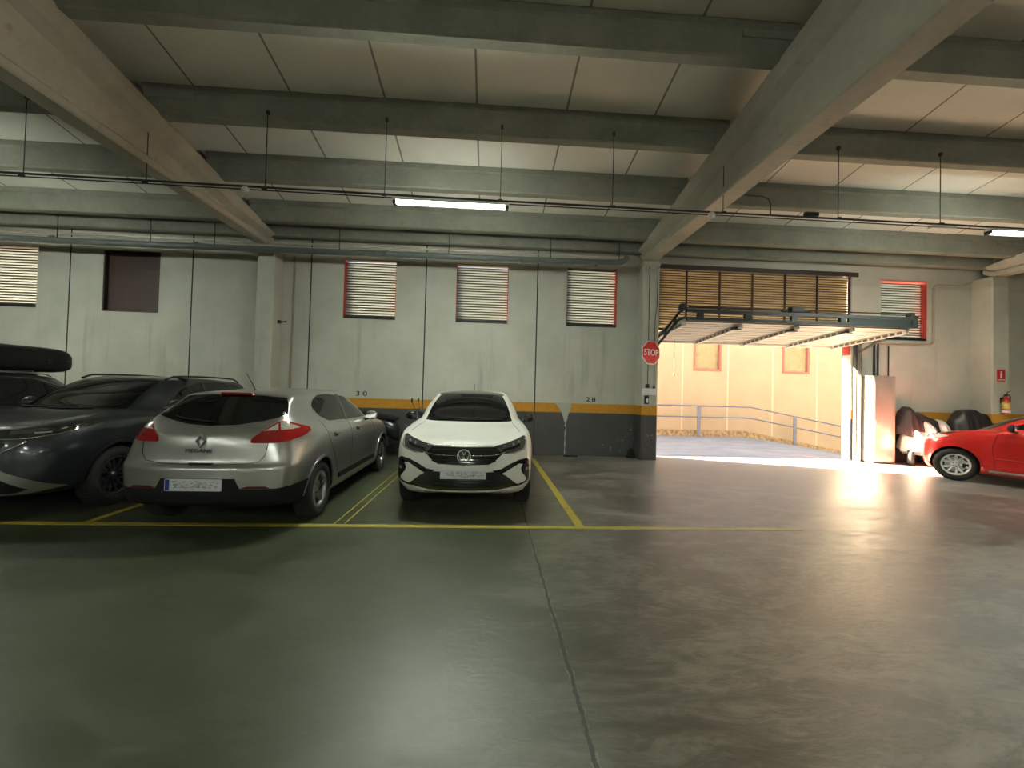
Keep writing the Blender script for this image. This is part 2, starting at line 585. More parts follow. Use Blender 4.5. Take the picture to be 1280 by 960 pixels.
def make_mirror(car, x, y, z, sg, mats, w=.20, h=.13):
    mb = MB()
    M1 = Matrix.Translation((sg*(x+.12), y, z))
    bm = bmesh.new(); bmesh.ops.create_uvsphere(bm, u_segments=20, v_segments=12, radius=1)
    for v in bm.verts:
        c = v.co
        yy = c.y*.075 if c.y < 0 else c.y*.03
        v.co = (c.x*w/2*(1-.12*(c.y < 0)), yy, c.z*h/2)
    mb.add([v.co[:] for v in bm.verts], [[v.index for v in f.verts] for f in bm.faces], 0, True, M1); bm.free()
    mb.tube([(sg*(x-.05), y+.02, z-h*.55), (sg*(x+.04), y+.01, z-h*.45), (sg*(x+.10), y, z-h*.25)], [.03, .022, .022], 8, 1)
    o = mb.build('door_mirror', mats, car.root)
    g = MB(); g.prism(rounded([(sg*(x+.035), z-.045), (sg*(x+.205), z-.045), (sg*(x+.205), z+.045), (sg*(x+.035), z+.045)], .02), y+.028, y+.034, 'y')
    g.build('mirror_glass', M['chrome'], o)
    return o

def plate(car, mode, cx, z, yoff, w=.52, h=.11, band='left', rot=0):
    """number plate with its EU band and smudged, unreadable characters"""
    p, n = car.proj(mode, cx, z)
    sg = -1 if mode == 'front' else 1
    y = p.y+sg*yoff
    mb = MB()
    ya, yb = (y-.006, y+.004) if sg < 0 else (y-.004, y+.006)
    mb.prism(rounded([(cx-w/2, z-h/2), (cx+w/2, z-h/2), (cx+w/2, z+h/2), (cx-w/2, z+h/2)], .01), ya, yb, 'y')
    o = mb.build('license_plate', M['plate'], car.root)
    yf = ya-.001 if sg < 0 else yb+.001
    b = MB()
    bx = cx-sg*(-1)*0
    # the band sits at the viewer's left
    left = -1 if sg < 0 else 1
    x0 = cx+left*(w/2-.006); x1 = cx+left*(w/2-.046)
    b.box(min(x0, x1), max(x0, x1), min(yf, yf-sg*.001), max(yf, yf-sg*.001), z-h/2+.006, z+h/2-.006)
    if band: b.build('country_band', M['blue'], o)
    s_ = MB(); rnd = random.Random(int(cx*100)+int(z*1000)+5)
    for k in range(90):
        xx = cx-left*(.02)+rnd.uniform(-w*.40, w*.40); zz = z+rnd.uniform(-h*.28, h*.30)
        a = rnd.uniform(.004, .016); c = rnd.uniform(.002, .006)
        s_.box(xx-a, xx+a, min(yf, yf-sg*.0012), max(yf, yf-sg*.0012), zz-c, zz+c)
    s_.build('smudged_marks', M['smudge'], o)
    return o

def ringemblem(car, mode, cx, z, rad, kind, yoff=.006):
    p, n = car.proj(mode, cx, z)
    sg = -1 if mode == 'front' else 1
    y = p.y+sg*yoff
    mb = MB()
    def bar(a, b, w=.007):
        a = Vector(a); b = Vector(b); mb.tube([(cx+a.x, y+sg*.006, z+a.y), (cx+b.x, y+sg*.006, z+b.y)], w*.75, 6)
    if kind == 'ring':
        mb.tube([(cx+rad*math.cos(t), y+sg*.006, z+rad*math.sin(t)) for t in [2*PI*k/36 for k in range(37)]], .0065, 8)
        q = rad
        bar((-.38*q, .88*q), (0, .20*q)); bar((.38*q, .88*q), (0, .20*q))
        bar((-.86*q, .38*q), (-.38*q, -.84*q)); bar((.86*q, .38*q), (.38*q, -.84*q))
        bar((-.38*q, -.84*q), (0, -.06*q)); bar((.38*q, -.84*q), (0, -.06*q))
        o = mb.build('front_emblem', M['badge'], car.root)
        d = MB(); d.lathe([(0, .004), (rad, .004), (rad, -.02), (0, -.02)], 32, 0, Matrix.Translation((cx, y, z)) @ Matrix.Rotation(-sg*PI/2, 4, 'X'), smooth=False)
        d.build('emblem_disc', M['gloss_black'], o)
    else:
        # upright faceted diamond with an open centre
        w, h = rad*.74, rad
        outer = [(0, h), (w, 0), (0, -h), (-w, 0)]; inner = [(0, h*.46), (w*.40, 0), (0, -h*.46), (-w*.40, 0)]
        mid = [(a[0]*.5+b[0]*.5, a[1]*.5+b[1]*.5) for a, b in zip(outer, inner)]
        v = [(cx+a, y, z+b) for a, b in outer]+[(cx+a, y+sg*.022, z+b) for a, b in mid]+[(cx+a, y, z+b) for a, b in inner]
        f = []
        for i in range(4):
            j = (i+1) % 4
            f += [[i, j, 4+j, 4+i], [4+i, 4+j, 8+j, 8+i]]
        mb.add(v, f, 0, False)
        o = mb.build('rear_emblem', M['chrome'], car.root)
    return o

# ------------------------------------------------------------------ the cars
def ring(F, side, B):
    """F: 3 points (centre, mid, corner); side: 5 points; B: 3 points (corner, mid, centre)"""
    return [tuple(p) for p in (list(F)+list(side)+list(B))]

def white_shell():
    L = 4.27
    G = [
     ring([(0,.13,.26),(.45,.15,.26),(.70,.30,.26)], [(.80,.83,.21),(.80,1.35,.20),(.80,2.1,.20),(.80,2.85,.20),(.80,3.40,.22)], [(.70,4.0,.25),(.45,4.1,.25),(0,4.12,.25)]),
     ring([(0,.03,.305),(.48,.07,.315),(.775,.26,.36)], [(.85,.83,.30),(.85,1.35,.28),(.85,2.1,.28),(.85,2.85,.28),(.85,3.40,.30)], [(.76,4.08,.33),(.48,4.2,.33),(0,4.22,.33)]),
     ring([(0,.0,.45),(.50,.04,.45),(.80,.23,.46)], [(.868,.83,.46),(.866,1.35,.44),(.866,2.1,.44),(.866,2.85,.44),(.868,3.40,.46)], [(.80,4.1,.48),(.5,4.25,.48),(0,4.27,.48)]),
     ring([(0,.01,.62),(.50,.055,.62),(.805,.24,.64)], [(.878,.83,.66),(.872,1.35,.64),(.870,2.1,.64),(.872,2.85,.66),(.878,3.40,.68)], [(.80,4.08,.70),(.5,4.22,.70),(0,4.25,.70)]),
     ring([(0,.04,.74),(.50,.09,.745),(.80,.28,.80)], [(.872,.83,.83),(.868,1.35,.84),(.866,2.1,.85),(.866,2.85,.87),(.87,3.40,.88)], [(.78,4.06,.88),(.5,4.19,.87),(0,4.22,.87)]),
     ring([(0,.085,.835),(.48,.14,.845),(.765,.34,.915)], [(.845,.86,.955),(.852,1.35,.955),(.852,2.1,.955),(.85,2.85,.98),(.84,3.40,1.0)], [(.72,4.0,1.0),(.45,4.12,.98),(0,4.14,.98)]),
     ring([(0,.16,.885),(.45,.21,.895),(.72,.42,.955)], [(.80,.90,1.0),(.832,1.40,1.0),(.835,2.1,1.0),(.825,2.85,1.03),(.80,3.40,1.05)], [(.69,3.95,1.05),(.42,4.06,1.04),(0,4.08,1.04)]),
     ring([(0,.60,.985),(.42,.62,.99),(.67,.74,1.01)], [(.745,1.02,1.035),(.80,1.50,1.035),(.81,2.1,1.03),(.795,2.85,1.06),(.765,3.38,1.09)], [(.66,3.84,1.09),(.40,3.96,1.09),(0,3.98,1.09)]),
     ring([(0,1.02,1.055),(.40,1.05,1.055),(.63,1.17,1.06)], [(.71,1.30,1.065),(.765,1.60,1.06),(.785,2.1,1.06),(.77,2.85,1.09),(.73,3.34,1.12)], [(.62,3.72,1.13),(.38,3.82,1.14),(0,3.84,1.14)]),
     ring([(0,1.41,1.27),(.38,1.44,1.265),(.58,1.52,1.255)], [(.645,1.66,1.25),(.69,1.90,1.26),(.705,2.25,1.27),(.69,2.85,1.28),(.655,3.24,1.28)], [(.57,3.53,1.28),(.36,3.62,1.28),(0,3.64,1.28)]),
     ring([(0,1.83,1.445),(.34,1.86,1.44),(.50,1.92,1.425)], [(.565,2.05,1.425),(.585,2.25,1.435),(.59,2.50,1.445),(.58,2.85,1.44),(.56,3.12,1.42)], [(.51,3.32,1.40),(.33,3.38,1.40),(0,3.40,1.40)]),
     ring([(0,1.98,1.475),(.30,2.0,1.472),(.45,2.06,1.462)], [(.50,2.15,1.462),(.52,2.30,1.47),(.525,2.50,1.478),(.515,2.8,1.47),(.50,3.03,1.452)], [(.45,3.18,1.435),(.30,3.24,1.43),(0,3.25,1.43)]),
     ring([(0,2.25,1.50),(.10,2.26,1.50),(.16,2.28,1.50)], [(.2,2.32,1.50),(.22,2.4,1.503),(.22,2.5,1.503),(.22,2.65,1.50),(.2,2.75,1.495)], [(.16,2.80,1.49),(.1,2.83,1.49),(0,2.84,1.49)]),
     ring([(0,2.35,1.503)]*3, [(0,2.4,1.505),(0,2.45,1.505),(0,2.5,1.505),(0,2.6,1.503),(0,2.65,1.50)], [(0,2.7,1.5)]*3),
    ]
    return Shell(G)

def build_white():
    root = empty('car', (-.27, 4.90, 0), 0, 'white compact crossover with black grille, parked nose-out in the middle bay', 'car')
    c = Car(white_shell(), M['p_white'], root, None, .33, .20, .375, (.84, 3.40), .86)
    c.make_body(.34)
    place_wheels(c, 'split', .205, M['alloy_dark'])
    # windscreen with black roof
    ws = [(-2.02,8.06),(-1.6,8.03),(-1,8.02),(0,8.02),(1,8.02),(1.6,8.03),(2.02,8.06),(2.0,8.6),(1.97,9.3),(1.94,9.96),(1,9.98),(0,9.98),(-1,9.98),(-1.94,9.96),(-1.97,9.3),(-2.0,8.6)]
    w = c.patch('windscreen', 'param', ws, M['glass'], step=.14)
    c.patch('roof_panel', 'param', [(-1.94,10.02),(0,10.04),(1.94,10.02),(2.6,10.15),(2.6,11.6),(2,12.2),(0,12.2),(-2,12.2),(-2.6,11.6),(-2.6,10.15)], M['gloss_black'], step=.2)
    wl = c.line('wiper_blade', 'param', [(-1.7,8.10),(-.9,8.16),(0,8.20),(.4,8.28)], M['mat_black'], .007, off=.014)
    c.line('wiper_blade', 'param', [(-.5,8.08),(.4,8.14),(1.2,8.18),(1.75,8.4)], M['mat_black'], .007, off=.014)
    sun = c.line('interior_arc', 'param', [(-1.5,9.2),(-.8,9.55),(0,9.65),(.8,9.55),(1.5,9.2)], M['dark'], .004, parent=w, off=.003)
    for sg in (-1, 1):
        md = 'left' if sg < 0 else 'right'
        sw = c.patch('side_window', md, [(1.72,1.10),(2.25,1.40),(2.9,1.41),(3.22,1.34),(3.40,1.17),(2.5,1.09)], M['glass'], step=.07, rad=.04)
        c.patch('wheel_arch_trim', md, [(.84+.375*math.cos(t), .34+.375*math.sin(t)) for t in [PI*k/16 for k in range(17)]]+[(.84+.42*math.cos(t), .34+.42*math.sin(t)) for t in [PI*k/16 for k in range(16,-1,-1)]], M['mat_black'], step=.08)
        c.patch('wheel_arch_trim', md, [(3.4+.375*math.cos(t), .34+.375*math.sin(t)) for t in [PI*k/16 for k in range(17)]]+[(3.4+.42*math.cos(t), .34+.42*math.sin(t)) for t in [PI*k/16 for k in range(16,-1,-1)]], M['mat_black'], step=.08)
        c.patch('sill_trim', md, [(1.25,.22),(3.0,.22),(3.0,.36),(1.25,.36)], M['mat_black'], step=.1)
        c.line('door_handle', md, [(2.35,.93),(2.52,.935)], M['p_white'], .014, off=.02)
        c.line('door_handle', md, [(3.10,.95),(3.26,.955)], M['p_white'], .014, off=.02)
        make_mirror(c, .80, 1.62, 1.10, sg, [M['gloss_black'], M['dark']], .20, .14)
        P = lambda pl: pl if sg > 0 else mirror_x(pl)
        # head lamp
        hl = c.patch('headlight', 'front', P([(.36,.835),(.50,.865),(.66,.915),(.735,.945),(.765,.925),(.76,.86),(.74,.79),(.60,.745),(.50,.745),(.44,.765)]), M['lamp_clear'], step=.03, rad=.015, off=.005)
        c.patch('lamp_bezel', 'front', P([(.46,.80),(.60,.83),(.68,.87),(.67,.83),(.60,.80),(.50,.785)]), M['gloss_black'], hl, step=.03, off=.009, depth=.004)
        c.patch('light_strip', 'front', P([(.52,.752),(.61,.762),(.725,.805),(.75,.89),(.74,.92),(.752,.925),(.763,.89),(.755,.815),(.735,.792),(.61,.750),(.53,.744)]), M['led'], hl, step=.03, off=.010, depth=.004)
        c.patch('lamp_lens', 'front', P([(.585,.835),(.61,.842),(.60,.865),(.58,.86)]), M['led'], hl, step=.02, off=.012, depth=.004)
        c.patch('lamp_lens', 'front', P([(.655,.862),(.68,.87),(.672,.892),(.65,.885)]), M['led'], hl, step=.02, off=.012, depth=.004)
        # black wing sweeping from the lower grille round the fog lamp
        c.patch('bumper_trim', 'front', P([(.34,.555),(.44,.57),(.54,.625),(.66,.675),(.76,.69),(.80,.66),(.80,.45),(.78,.42),(.765,.42),(.755,.47),(.70,.53),(.69,.575),(.715,.625),(.66,.63),(.56,.575),(.49,.535),(.42,.50)]), M['gloss_black'], step=.03, off=.006)
        fl = c.patch('fog_lamp', 'front', P([(.715,.615),(.77,.63),(.79,.60),(.785,.48),(.76,.46),(.725,.50),(.705,.56)]), M['mat_black'], step=.025, off=.010)
        c.patch('lamp_lens', 'front', P([(.742,.545),(.772,.555),(.772,.585),(.742,.578)]), M['led'], fl, step=.02, off=.016, depth=.006)
        c.patch('bumper_trim', 'front', P([(.60,.36),(.70,.375),(.80,.415),(.80,.44),(.72,.405),(.66,.39),(.60,.40)]), M['gloss_black'], step=.03, off=.006)
    gr = c.patch('grille', 'front', [(-.44,.82),(-.36,.825),(0,.818),(.36,.825),(.44,.82),(.50,.77),(.44,.73),(.36,.655),(.30,.625),(0,.615),(-.30,.625),(-.36,.655),(-.44,.73),(-.50,.77)], M['gloss_black'], step=.04, off=.005)
    c.line('grille_bar', 'front', [(-.49,.765),(-.40,.735),(-.30,.725),(-.09,.722)], M['chrome'], .005, gr, off=.012)
    c.line('grille_bar', 'front', [(.49,.765),(.40,.735),(.30,.725),(.09,.722)], M['chrome'], .005, gr, off=.012)
    for z in (.785, .70, .66):
        c.line('grille_bar', 'front', [(-.38,z),(.38,z)], M['mat_black'], .006, gr, off=.008)
    c.line('bonnet_strip', 'front', [(-.44,.835),(-.3,.835),(0,.829),(.3,.835),(.44,.835)], M['chrome'], .005, off=.006)
    lg = c.patch('lower_grille', 'front', [(-.42,.54),(0,.535),(.42,.54),(.515,.49),(.66,.375),(.40,.325),(0,.315),(-.40,.325),(-.66,.375),(-.515,.49)], M['gloss_black'], step=.05, off=.005)
    for z in (.36, .40, .435):
        c.line('grille_bar', 'front', [(-.34,z),(.34,z)], M['mat_black'], .006, lg, off=.008)
    ringemblem(c, 'front', 0, .72, .078, 'ring', .012)
    plate(c, 'front', -.0, .512, .012, .54, .105, band=None)
    c.seams([('top', [(-.70,.50),(-.66,.80),(-.63,1.12)]), ('top', [(.70,.50),(.66,.80),(.63,1.12)]),
             ('left', [(1.32,.30),(1.30,.70),(1.42,1.0)]), ('left', [(2.42,.30),(2.42,1.06)]), ('left', [(3.05,.36),(3.15,.8),(3.35,1.1)]),
             ('right', [(1.32,.30),(1.30,.70),(1.42,1.0)]), ('right', [(2.42,.30),(2.42,1.06)]), ('right', [(3.05,.36),(3.15,.8),(3.35,1.1)])])
    # bonnet creases
    for sg in (-1, 1):
        c.line('bonnet_crease', 'top', [(sg*.52,.30),(sg*.50,.70),(sg*.46,1.02)], M['p_white'], .007, off=-.003)
    for sg in (-1, 1):
        c.patch('tail_light', 'rear', [(sg*.30,.93),(sg*.74,.95),(sg*.74,.86),(sg*.30,.87)][::sg], M['lamp_red'], step=.05)
    c.patch('rear_window', 'param', [(8.2,8.15),(10,8.15),(11.8,8.15),(11.9,9.85),(10,9.85),(8.1,9.85)], M['glass'], step=.15)
    a = MB(); a.tube([(0,3.0,1.47),(0,3.06,1.53),(0,3.2,1.63)], [.012,.005,.003], 8); a.build('antenna', M['mat_black'], root)
    return c

def hatch_shell(L=4.40, hw=.90, H=1.47, variant=0):
    """rounded five-door hatchback; variant 0 = silver, 1 = estate, 2 = small red"""
    k = hw/.90
    fa, ra = .87, L-.77
    m = (fa+ra)/2
    if variant == 2: fz = -.02
    else: fz = 0
    G = [
     ring([(0,.14,.20),(.45,.17,.20),(.70,.32,.20)], [(.80,fa,.20),(.80,fa+.5,.19),(.80,m,.19),(.80,ra-.5,.19),(.80,ra,.22)], [(.70,L-.28,.27),(.45,L-.16,.28),(0,L-.14,.28)]),
     ring([(0,.04,.28),(.50,.09,.28),(.78,.28,.29)], [(.86,fa,.28),(.86,fa+.5,.26),(.86,m,.26),(.86,ra-.5,.26),(.87,ra,.29)], [(.76,L-.16,.34),(.50,L-.06,.34),(0,L-.03,.34)]),
     ring([(0,.0,.46),(.52,.05,.46),(.80,.25,.46)], [(.885,fa,.44),(.875,fa+.5,.40),(.875,m,.40),(.88,ra-.5,.40),(.895,ra,.46)], [(.80,L-.15,.50),(.52,L-.03,.50),(0,L,.50)]),
     ring([(0,.02,.60),(.52,.06,.60),(.80,.27,.62)], [(.895,fa,.62),(.88,fa+.5,.58),(.88,m,.58),(.885,ra-.5,.60),(.905,ra,.64)], [(.81,L-.15,.66),(.52,L-.035,.66),(0,L-.005,.66)]),
     ring([(0,.07,.70),(.50,.12,.71),(.78,.34,.75)], [(.89,fa,.78),(.882,fa+.5,.76),(.88,m,.76),(.885,ra-.5,.78),(.90,ra,.80)], [(.80,L-.17,.74),(.52,L-.07,.73),(0,L-.05,.73)]),
     ring([(0,.14,.77),(.47,.20,.78),(.73,.44,.84)], [(.85,fa,.89),(.865,fa+.5,.89),(.866,m,.90),(.87,ra-.5,.92),(.88,ra,.94)], [(.765,L-.22,.92),(.50,L-.10,.92),(0,L-.07,.92)]),
     ring([(0,.30,.84),(.44,.36,.845),(.68,.55,.89)], [(.79,fa+.03,.94),(.835,fa+.5,.955),(.845,m,.96),(.845,ra-.5,.98),(.845,ra,1.01)], [(.715,L-.26,1.03),(.47,L-.13,1.02),(0,L-.10,1.01)]),
     ring([(0,.72,.935),(.42,.75,.94),(.64,.85,.96)], [(.74,fa+.18,.985),(.80,fa+.6,1.0),(.815,m,1.01),(.81,ra-.5,1.04),(.80,ra-.03,1.07)], [(.67,L-.31,1.12),(.45,L-.19,1.08),(0,L-.15,1.06)]),
     ring([(0,1.08,1.01),(.40,1.12,1.01),(.62,1.24,1.015)], [(.71,fa+.48,1.02),(.77,fa+.78,1.03),(.785,m,1.04),(.775,ra-.55,1.08),(.74,ra-.10,1.13)], [(.64,L-.36,1.17),(.44,L-.26,1.12),(0,L-.21,1.10)]),
     ring([(0,1.50,1.24),(.37,1.54,1.235),(.56,1.64,1.23)], [(.64,fa+.90,1.23),(.68,fa+1.14,1.24),(.70,m+.04,1.25),(.685,ra-.62,1.27),(.645,ra-.22,1.27)], [(.60,L-.50,1.27),(.42,L-.44,1.265),(0,L-.42,1.26)]),
     ring([(0,1.95,H-.055),(.34,1.98,H-.06),(.50,2.06,H-.075)], [(.57,fa+1.32,H-.08),(.60,fa+1.50,H-.07),(.61,m+.1,H-.05),(.60,ra-.68,H-.065),(.585,ra-.36,H-.085)], [(.575,L-.68,H-.10),(.40,L-.61,H-.095),(0,L-.59,H-.09)]),
     ring([(0,2.10,H-.025),(.30,2.13,H-.03),(.44,2.18,H-.04)], [(.50,fa+1.40,H-.04),(.52,fa+1.6,H-.03),(.53,m+.1,H-.015),(.52,ra-.75,H-.03),(.50,ra-.48,H-.05)], [(.48,L-.76,H-.065),(.36,L-.69,H-.06),(0,L-.67,H-.055)]),
     ring([(0,2.4,H-.004),(.10,2.41,H-.004),(.16,2.43,H-.005)], [(.2,2.46,H-.005),(.22,2.5,H-.003),(.22,2.65,H-.001),(.22,2.85,H-.003),(.2,2.95,H-.006)], [(.16,3.0,H-.008),(.1,3.03,H-.008),(0,3.04,H-.008)]),
     ring([(0,2.5,H)]*3, [(0,2.55,H),(0,2.6,H),(0,2.7,H),(0,2.8,H),(0,2.85,H)], [(0,2.9,H-.002)]*3),
    ]
    G = [[(x*k, y, z) for x, y, z in r] for r in G]
    if variant == 2:
        def nose(x, y, z):
            if y < fa:
                t = (fa-y)/fa
                y = fa-(fa-y)*.64
                if z > .55: z += .075*t*min(1, (z-.55)/.2)
            return (x, y, z)
        G = [[nose(*p) for p in r] for r in G]
    return Shell(G)

def arch(cy, cz, r0, r1, n=16, a0=0, a1=PI):
    ts = [a0+(a1-a0)*k/n for k in range(n+1)]
    return [(cy+r0*math.cos(t), cz+r0*math.sin(t)) for t in ts]+[(cy+r1*math.cos(t), cz+r1*math.sin(t)) for t in ts[::-1]]

def build_silver():
    L = 4.40
    root = empty('car', (-2.80, 8.58, 0), PI, 'silver five-door hatchback parked nose-in left of the white car, tail lights showing', 'car')
    c = Car(hatch_shell(L, .90, 1.47), M['p_silver'], root, None, .315, .205, .36, (.87, L-.77), .885)
    c.make_body(.325)
    place_wheels(c, 'five', .205, M['alloy'])
    # world +x is local -x, so the side seen is local 'left'
    rw = c.patch('rear_window', 'rear', [(-.60,1.165),(-.45,1.125),(-.25,1.09),(0,1.075),(.25,1.09),(.45,1.125),(.60,1.165),(.635,1.20),(.585,1.30),(.53,1.362),(.3,1.38),(0,1.385),(-.3,1.38),(-.53,1.362),(-.585,1.30),(-.635,1.20)], M['glass'], step=.06, off=.006)
    q = MB(); q.rbox(-.165, .165, L-.66, L-.575, 1.388, 1.414, .008); q.build('brake_light', M['lamp_red'], root)
    for sg in (-1, 1):
        P = lambda pl: pl if sg > 0 else mirror_x(pl)
        md = 'left' if sg < 0 else 'right'
        tl = c.patch('tail_light', 'param', [(9.16,4.98),(9.10,5.40),(8.80,6.2),(8.48,6.78),(8.24,7.1),(8.02,7.12),(7.80,6.9),(7.55,6.62),(7.36,6.42),(7.36,5.85),(7.60,5.35),(8.0,5.10),(8.5,4.98)] if sg > 0 else
                     [(20-q[0], q[1]) for q in [(9.16,4.98),(9.10,5.40),(8.80,6.2),(8.48,6.78),(8.24,7.1),(8.02,7.12),(7.80,6.9),(7.55,6.62),(7.36,6.42),(7.36,5.85),(7.60,5.35),(8.0,5.10),(8.5,4.98)]][::-1], M['lamp_red'], step=.16, rad=.1, off=.008)
        f = (lambda q: q) if sg > 0 else (lambda q: [(20-a, b) for a, b in q][::-1])
        c.patch('clear_lens', 'param', f([(8.80,6.12),(8.66,6.28),(8.42,6.65),(8.28,6.86),(8.30,6.12)]), M['lamp_white'], tl, step=.14, off=.011, depth=.004)
        c.patch('clear_lens', 'param', f([(8.22,6.12),(8.20,6.90),(8.06,6.92),(7.90,6.75),(7.72,6.50),(7.62,6.30),(7.85,6.14)]), M['lamp_white'], tl, step=.14, off=.011, depth=.004)
        sw = c.patch('side_window', md, [(1.62,1.045),(1.75,1.12),(2.10,1.30),(2.40,1.375),(2.9,1.405),(3.15,1.39),(3.32,1.34),(3.44,1.25),(3.40,1.15),(3.20,1.075),(2.5,1.055)], M['glass'], step=.06, rad=.04, off=.005)
        c.patch('window_pillar', md, [(2.52,1.05),(2.62,1.05),(2.60,1.40),(2.53,1.40)], M['gloss_black'], sw, step=.06, off=.008, depth=.004)
        c.patch('wheel_arch_lip', md, arch(.87,.325,.358,.385), M['p_silver'], step=.08, off=.008)
        c.patch('wheel_arch_lip', md, arch(L-.77,.325,.358,.385), M['p_silver'], step=.08, off=.008)
        c.patch('door_guard', md, [(1.42,.33),(3.08,.33),(3.10,.40),(1.40,.40)], M['mat_black'], step=.08, rad=.02, off=.012)
        for y in (2.28, 3.18):
            h = c.patch('handle_cup', md, [(y-.07,.875),(y+.07,.88),(y+.07,.93),(y-.07,.925)], M['dark'], step=.04, rad=.02, off=.003)
            c.line('door_handle', md, [(y-.08,.915),(y+.08,.922)], M['p_silver'], .011, parent=h, off=.024)
        make_mirror(c, .80, 1.78, 1.07, sg, [M['p_silver'], M['dark']], .20, .14)
        c.patch('headlight', 'front', P([(.40,.68),(.74,.72),(.80,.84),(.70,.86),(.48,.76)]), M['lamp_clear'], step=.05)
        c.patch('reflector', 'rear', P([(.38,.478),(.66,.478),(.62,.500),(.46,.503)]), M['lamp_red_dim'], step=.04, off=.006)
    # lower dark bumper cover wrapping round to the wheels
    c.patch('bumper_skirt', 'param', [(7.45,.05),(8,.05),(9,.05),(10,.05),(11,.05),(12,.05),(12.55,.05),(12.52,2.15),(12.1,1.95),(11.6,1.85),(10.72,1.85),(10.62,2.45),(10,2.45),(9.38,2.45),(9.28,1.85),(8.4,1.85),(7.9,1.95),(7.48,2.15)], M['mat_black'], step=.16, off=.006)
    plate(c, 'rear', 0.02, .520, .016, .53, .115)
    ringemblem(c, 'rear', .02, .935, .078, 'diamond', .006)
    p, n = c.proj('rear', 0, .83)
    # badge lettering, reads left to right from behind
    t = text_mesh('MEGANE', .052, M['alloy_dark'], 'model_badge', root, .002, Matrix.Translation((.03, p.y+.008, .838)) @ Matrix.Rotation(PI, 4, 'Z'), xs=1.25)
    c.seams([('rear', [(-.60,.93),(-.585,.80),(-.54,.74),(-.4,.715),(0,.705),(.4,.715),(.54,.74),(.585,.80),(.60,.93)]),
             ('left', [(1.42,.30),(1.38,.70),(1.50,1.0)]), ('left', [(2.57,.30),(2.57,1.05)]), ('left', [(3.12,.42),(3.22,.62),(3.42,.86),(3.48,1.1)]),
             ('right', [(1.42,.30),(1.38,.70),(1.50,1.0)]), ('right', [(2.57,.30),(2.57,1.05)])])
    c.patch('boot_handle', 'rear', [(-.10,.700),(.10,.700),(.12,.722),(-.12,.722)], M['dark'], step=.04, off=.007)
    c.patch('windscreen', 'param', [(-2.0,8.1),(0,8.05),(2.0,8.1),(1.95,9.9),(0,9.95),(-1.95,9.9)], M['glass'], step=.16)
    c.line('wiper_blade', 'rear', [(-.02,1.10),(.30,1.125),(.42,1.15)], M['mat_black'], .008, off=.016)
    a = MB(); a.lathe([(0,0),(.022,0),(.016,.02),(0,.022)], 12, 0, Matrix.Translation((0,3.45,1.425)))
    a.tube([(0,3.45,1.44),(.02,3.50,1.53),(.05,3.56,1.64)], [.006,.004,.003], 6); a.build('antenna', M['mat_black'], root)
    return c

